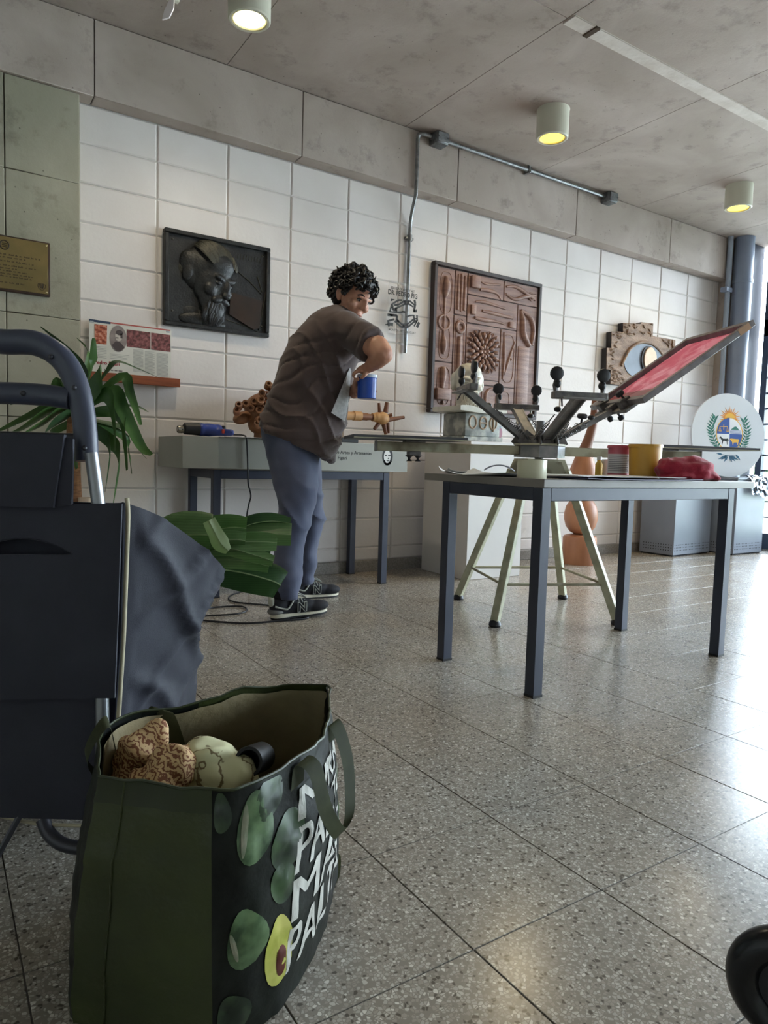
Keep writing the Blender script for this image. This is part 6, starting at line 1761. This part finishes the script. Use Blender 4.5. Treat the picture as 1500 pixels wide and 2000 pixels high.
def hemband(idx, k, v0, mat_, off=.0015):
    ks = dense_key(idx, k); b = BM(); rows = []
    for v in (v0, (v0+1)/2, 1.0):
        r = []
        for q in ks:
            p = wallpt(q, v); o = Vector((p.x-bagc.x, p.y-bagc.y, 0)).normalized(); r.append(b.verts.new(p+o*off))
        rows.append(r)
    for a_, c_ in zip(rows, rows[1:]):
        for i in range(len(a_)-1): b.faces.new((a_[i], a_[i+1], c_[i+1], c_[i]))
    return obj('top_hem', b, mat_, bag, world=True)
wall('side_gusset', [0, 1], 14, M_OLV); hemband([0, 1], 14, .91, M_OLVD)
pp_o, pk = wall('printed_panel', [1, 2, 3, 4, 5, 6], 8, M_BPR)
wall('side_gusset', [6, 7, 8], 8, M_OLV); wall('printed_panel', [8, 9, 10, 0], 8, M_BPR)
hemband([6, 7, 8], 8, .84, M_OLVD); hemband([8, 9], 8, .90, M_BPR)
# lining: the same wall a little inside
ks = dense_key(list(range(11))+[0], 7)[:-1]; b = BM(); V = []
for j in range(8):
    v = .42+.555*j/7
    row = []
    for q in ks:
        p = wallpt(q, v); o = Vector((p.x-bagc.x, p.y-bagc.y, 0)).normalized(); row.append(b.verts.new(p-o*.010))
    V.append(row)
for a_, c_ in zip(V, V[1:]):
    for i in range(len(ks)): b.faces.new((a_[i], a_[(i+1)%len(ks)], c_[(i+1)%len(ks)], c_[i]))
obj('lining', b, M_LIN, bag, world=True)
b = BM(); vs = [b.verts.new(wallpt(q, .004)) for q in ks]; b.faces.new(vs); obj('bag_floor', b, M_OLV, bag, world=True)
b = BM()
for v, st_ in ((1.0, 1),):
    tube([wallpt(q, 1.0) for q in ks], .0022, 6, closed=True, bm=b)
obj('rim_edge', b, M_OLVD, bag, world=True)
obj('gusset_crease', tube([wallpt(dense_key([0, 1], 14)[4], j/20)+Vector((-.001, -.001, 0)) for j in range(21)], .0012, 5), M_OLV, bag, world=True)
# print: read in photo pixels, laid onto the panel
U_N = len(pk)-1
def ksurf(u, v, off=.0012):
    f = u*U_N; i = min(int(f), U_N-1); q = pk[i]+(pk[i+1]-pk[i])*(f-i); p = wallpt(q, v)
    o = Vector((p.x-bagc.x, p.y-bagc.y, 0)).normalized(); return p+o*off
def proj(p):
    d = p-CC; z = d.dot(CF); return (750+1364.779*d.dot(CR)/z, 1000-1364.779*d.dot(CU)/z)
GU = [[proj(ksurf(i/80, j/60)) for j in range(61)] for i in range(81)]
def pix2uv(px, py, umax=.62):
    best = None
    for i in range(int(80*umax)+1):
        for j in range(61):
            g = GU[i][j]; d = (g[0]-px)**2+(g[1]-py)**2
            if best is None or d < best[0]: best = (d, i/80, j/60)
    return best[1], best[2]
def patch(name, cpx, rx_, ry_, rot, mat_, off, n=22, shape=None):
    """rounded blot in panel space around the photo point"""
    u0, v0 = pix2uv(*cpx); b = BM(); rings_ = []
    for rr in (.0, .35, .7, .92, 1.0):
        row = []
        for k in range(n):
            a = 2*PI*k/n; x, y = math.cos(a)*rx_*rr, math.sin(a)*ry_*rr
            if shape == 'pear': x *= (1-.28*math.sin(a))
            c_, s_ = math.cos(rot), math.sin(rot)
            uu = u0+(x*c_-y*s_)/.47; vv = v0+(x*s_+y*c_)/HB
            row.append(ksurf(min(max(uu, 0), 1), min(max(vv, 0.0), .985), off+.0006*(1-rr)))
        rings_.append(row)
    V = [[b.verts.new(p) for p in r] for r in rings_]
    for a_, c_ in zip(V, V[1:]):
        for k in range(n): b.faces.new((a_[k], a_[(k+1)%n], c_[(k+1)%n], c_[k]))
    bmesh.ops.remove_doubles(b, verts=b.verts[:], dist=.00005)
    return obj(name, b, mat_, bag, world=True)
M_AV = pm('avocado_print', (36,60,34), (98,122,84), 26, .35, coat=.3); M_AV2 = pm('avocado_print_dark', (26,40,28), (62,84,54), 24, .35, coat=.3)
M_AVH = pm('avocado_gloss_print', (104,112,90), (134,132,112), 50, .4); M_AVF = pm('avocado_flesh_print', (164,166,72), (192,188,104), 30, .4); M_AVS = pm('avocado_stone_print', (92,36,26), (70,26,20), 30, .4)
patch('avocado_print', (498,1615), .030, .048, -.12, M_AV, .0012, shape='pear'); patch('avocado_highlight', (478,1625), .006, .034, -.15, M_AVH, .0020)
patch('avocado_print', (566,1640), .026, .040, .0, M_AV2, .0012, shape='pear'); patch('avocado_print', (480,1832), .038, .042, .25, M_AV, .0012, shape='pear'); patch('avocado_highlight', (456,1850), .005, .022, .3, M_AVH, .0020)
patch('avocado_half_print', (545,1855), .028, .052, .1, M_AVF, .0012, shape='pear'); patch('avocado_stone_print', (549,1875), .011, .022, .1, M_AVS, .0020)
patch('avocado_print', (430,1585), .022, .026, .2, M_AV2, .0012, shape='pear'); patch('avocado_print', (450,1985), .036, .032, .5, M_AV2, .0012, shape='pear'); patch('avocado_print', (560,1725), .020, .030, .3, M_AV2, .0012)
patch('avocado_print', (530,1560), .020, .030, -.2, M_AV2, .0012)
for cu, cv, r_ in ((.86, .60, .028), (.93, .33, .026), (.88, .80, .02)):
    b = BM(); n = 18; rr_ = []
    for q in (0, .5, 1): rr_.append([b.verts.new(ksurf(min(cu+math.cos(2*PI*k/n)*r_*q*.7/.47, 1), min(cv+math.sin(2*PI*k/n)*r_*q*1.4/HB, .98), .0012)) for k in range(n)])
    for a_, c_ in zip(rr_, rr_[1:]):
        for k in range(n): b.faces.new((a_[k], a_[(k+1)%n], c_[(k+1)%n], c_[k]))
    bmesh.ops.remove_doubles(b, verts=b.verts[:], dist=.00005); obj('avocado_print', b, M_AV, bag, world=True)
M_LET = pm('white_lettering', (196,194,186), (176,174,166), 30, .4)
def bagtext(s, u0, u1, v0, v1):
    me = text(s, 1.0, Matrix.Identity(4), extrude=0)
    me2 = me.copy(); me2.transform(Matrix.Translation((.035, 0, .0))); merge(me, me2)
    bmesh.ops.remove_doubles(me, verts=me.verts[:], dist=1e-5); bmesh.ops.triangulate(me, faces=me.faces[:])
    for _ in range(2): bmesh.ops.subdivide_edges(me, edges=[e for e in me.edges if e.calc_length() > .12], cuts=1, use_grid_fill=True)
    bmesh.ops.triangulate(me, faces=me.faces[:])
    xs_ = [v.co.x for v in me.verts]; ys_ = [v.co.y for v in me.verts]; xa, xb, ya, yb = min(xs_), max(xs_), min(ys_), max(ys_)
    for v in me.verts: v.co = ksurf(u0+(u1-u0)*(v.co.x-xa)/(xb-xa), v0+(v1-v0)*(v.co.y-ya)/(yb-ya), .0016)
    obj('lettering', me, M_LET, bag, world=True, smooth=False)
ut = pix2uv(588, 1640, .8)[0]
bagtext('MIRA', ut-.01, ut+.40, .755, .88); bagtext('PALTA', ut-.01, ut+.42, .545, .73); bagtext('MAS', ut-.01, ut+.38, .36, .525); bagtext('PALTA', ut-.01, ut+.42, .15, .335)
# handles
def strap(pts, w, side, name='strap_handle'):
    P = [Vector(p) for p in smoothpath(pts, 6)]; b = BM()
    rows = []
    for i, p in enumerate(P):
        s = Vector(side) if not isinstance(side, list) else side[min(i, len(side)-1)]
        rows.append((b.verts.new(p-s*w/2), b.verts.new(p+s*w/2)))
    for a_, c_ in zip(rows, rows[1:]): b.faces.new((a_[0], a_[1], c_[1], c_[0]))
    bmesh.ops.solidify(b, geom=b.faces[:], thickness=.003)
    return obj(name, b, pm('olive_webbing', (76,80,52), (66,70,44), 40, .6), bag, world=True)
db = 1.12
sd = (FH*.75+RH*.55+ZV*.25).normalized()
ua = pix2uv(590, 1475, .8)[0]; ub = min(ua+.24, .9)
um = (ua+ub)/2
strap([ksurf(ua-.02, .90, .003), ksurf(ua-.01, .985, .006), ksurf(ua+.01, .95, .020), ksurf(ua+.03, .80, .030), ksurf(um-.03, .66, .036), ksurf(um+.02, .63, .038), ksurf(um+.06, .67, .038), ksurf(ub-.02, .82, .032), ksurf(ub, .95, .020), ksurf(ub+.01, .985, .006), ksurf(ub+.02, .90, .003)], .026, sd)
strap([at(226, 1468, 1.045), at(214, 1414, 1.060), at(200, 1416, 1.050), at(178, 1450, 1.035), at(168, 1480, 1.03), at(180, 1505, 1.03), at(200, 1522, 1.035)], .025, (FH*.6+ZV*.35-RH*.4).normalized())
strap([on_y(347, 1462, -2.922), on_y(332, 1415, -2.918), on_y(320, 1388, -2.908), on_y(312, 1386, -2.896), on_y(306, 1396, -2.888)], .034, (RH*.9-ZV*.25).normalized())
# ---- what lies in the bag
def swirl(name, a_, b_, sc):
    m, nt, p = new_mat(name); N, L = nt.nodes, nt.links
    g = N.new('ShaderNodeNewGeometry'); w = N.new('ShaderNodeTexWave'); w.inputs['Scale'].default_value = sc; w.inputs['Distortion'].default_value = 14; w.inputs['Detail'].default_value = 4; w.inputs['Detail Scale'].default_value = 2.2
    mp = N.new('ShaderNodeMapping'); mp.inputs['Rotation'].default_value = (.4, .7, .3); L.new(g.outputs['Position'], mp.inputs['Vector']); L.new(mp.outputs['Vector'], w.inputs['Vector'])
    r = N.new('ShaderNodeValToRGB'); e = r.color_ramp.elements; e[0].position = .25; e[0].color = lin(a_); e[1].position = .55; e[1].color = lin(b_)
    L.new(w.outputs['Fac'], r.inputs['Fac']); L.new(r.outputs['Color'], p.inputs['Base Color']); p.inputs['Roughness'].default_value = .8
    return m
M_SW = swirl('brown_leaf_print_cotton', (122,74,48), (204,172,128), 34); M_CR = swirl('cream_line_print_cotton', (120,104,72), (206,204,164), 9)
M_CR.node_tree.nodes['Color Ramp'].color_ramp.elements[0].position = .02; M_CR.node_tree.nodes['Color Ramp'].color_ramp.elements[1].position = .10
def in_bag(p, gap):
    """pull a point back inside the bag wall"""
    v = min(max(p.z/HB, 0), 1)
    if p.z > HB+.01: v = 1.0
    poly = [wallpt(q, v) for q in ks]; c = Vector((bagc.x, bagc.y)); o = Vector((p.x, p.y))-c; r = o.length
    if r < 1e-6: return p
    a = math.atan2(o.y, o.x)
    best = None
    for w_ in poly:
        da = abs((math.atan2(w_.y-c.y, w_.x-c.x)-a+PI) % (2*PI)-PI)
        if best is None or da < best[0]: best = (da, math.hypot(w_.x-c.x, w_.y-c.y))
    lim = best[1]-gap
    if r > lim: o = o*(lim/r); return Vector((c.x+o.x, c.y+o.y, p.z))
    return p
def bundle(name, label, parts, mat_, amp, freq):
    b = BM(); c = None
    for px, py, z, r in parts:
        p = on_z(px, py, z); c = c or p; ell(p, r, 3, bm=b)
    for z in (.20, .12, .05): ell(Vector((p.x, p.y, z)), (.045, .045, .06), 3, bm=b)          # the cloth goes on down to the floor of the bag
    bb = blob(b, .005, 5); bb.normal_update()
    for v in bb.verts: v.co += v.normal*(amp*math.sin(freq*(v.co.x*.7+v.co.z+.4*v.co.y)+4*noise.noise(v.co*20))+amp*.8*noise.noise(v.co*45))
    for v in bb.verts:
        v.co = in_bag(v.co, .012); v.co.z = max(v.co.z, .004)
    return solo(name, bb, mat_, label, 'cloth', loc=(c.x, c.y, .004))
bundle('printed_cloth', 'rolled brown leaf-print cloth standing up in the shopping bag', [(262, 1500, .29, (.030,.030,.05)), (282, 1462, .325, (.028,.028,.035)), (300, 1435, .345, (.020,.022,.024)), (250, 1540, .25, (.03,.03,.07))], M_SW, .0055, 90)
bundle('printed_cloth', 'folded brown leaf-print cloth in the middle of the shopping bag', [(335, 1505, .315, (.038,.034,.035)), (355, 1490, .32, (.026,.028,.03)), (320, 1540, .28, (.05,.04,.05))], M_SW, .0055, 80)
bundle('cream_cloth', 'cream cloth with fine dark lines folded in the shopping bag', [(410, 1492, .312, (.042,.045,.034)), (450, 1515, .30, (.042,.036,.030)), (400, 1470, .315, (.026,.03,.026)), (430, 1540, .27, (.06,.045,.05))], M_CR, .005, 70)
p0_ = on_z(485, 1488, .325); p1_ = on_z(524, 1472, .300); d_ = (p1_-p0_).normalized()
Mc = Matrix.Translation(p0_) @ d_.to_track_quat('Z', 'Y').to_matrix().to_4x4()
t = thing('black_canister', 'black cylindrical canister lying open end up in the shopping bag', 'canister', p0_)
obj('canister_body', lathe([(.017, .0), (.0215, .0), (.022, .002), (.022, .058), (.0001, .058), (.0001, .053), (.017, .053), (.017, .0)], 30, caps=False, M=Matrix.Translation(-p0_) @ Mc), pm('matt_black_plastic', (20,20,22), rough=.5), t)

# ================================================================ black cart wheel at the edge of the frame
wc = at(1546, 1952, .935); wc.z = .082
wn = (CC-wc); wn.z = 0; wn.normalize(); wu = wn.cross(ZV).normalized()
t = thing('cart_wheel', 'black rubber cart wheel standing on the floor tiles', 'wheel', Vector((wc.x, wc.y, 0)))
b = tube([wc+(wu*math.cos(k*PI/24)+ZV*math.sin(k*PI/24))*.059 for k in range(48)], .0225, 20, closed=True)
obj('tyre', b, pm('black_rubber', (24,25,29), rough=.25), t, world=True)
obj('hub', cyl(wc-wn*.010, wc+wn*.010, .040, n=28), pm('hub_black', (34,34,38), rough=.5), t, world=True)
obj('axle_cap', ell(wc+wn*.016, (.012,.012,.012), 2), M_DKT, t, world=True)
fk = BM()
for s in (-1, 1): tube(smoothpath([wc+wn*s*.040, wc+wn*s*.042+Vector((0,0,.06)), wc+wu*-.03*1+wn*s*.02+Vector((0,0,.12))+RH*.06], 4), .008, 10, bm=fk)
obj('fork', fk, M_DKT, t, world=True)
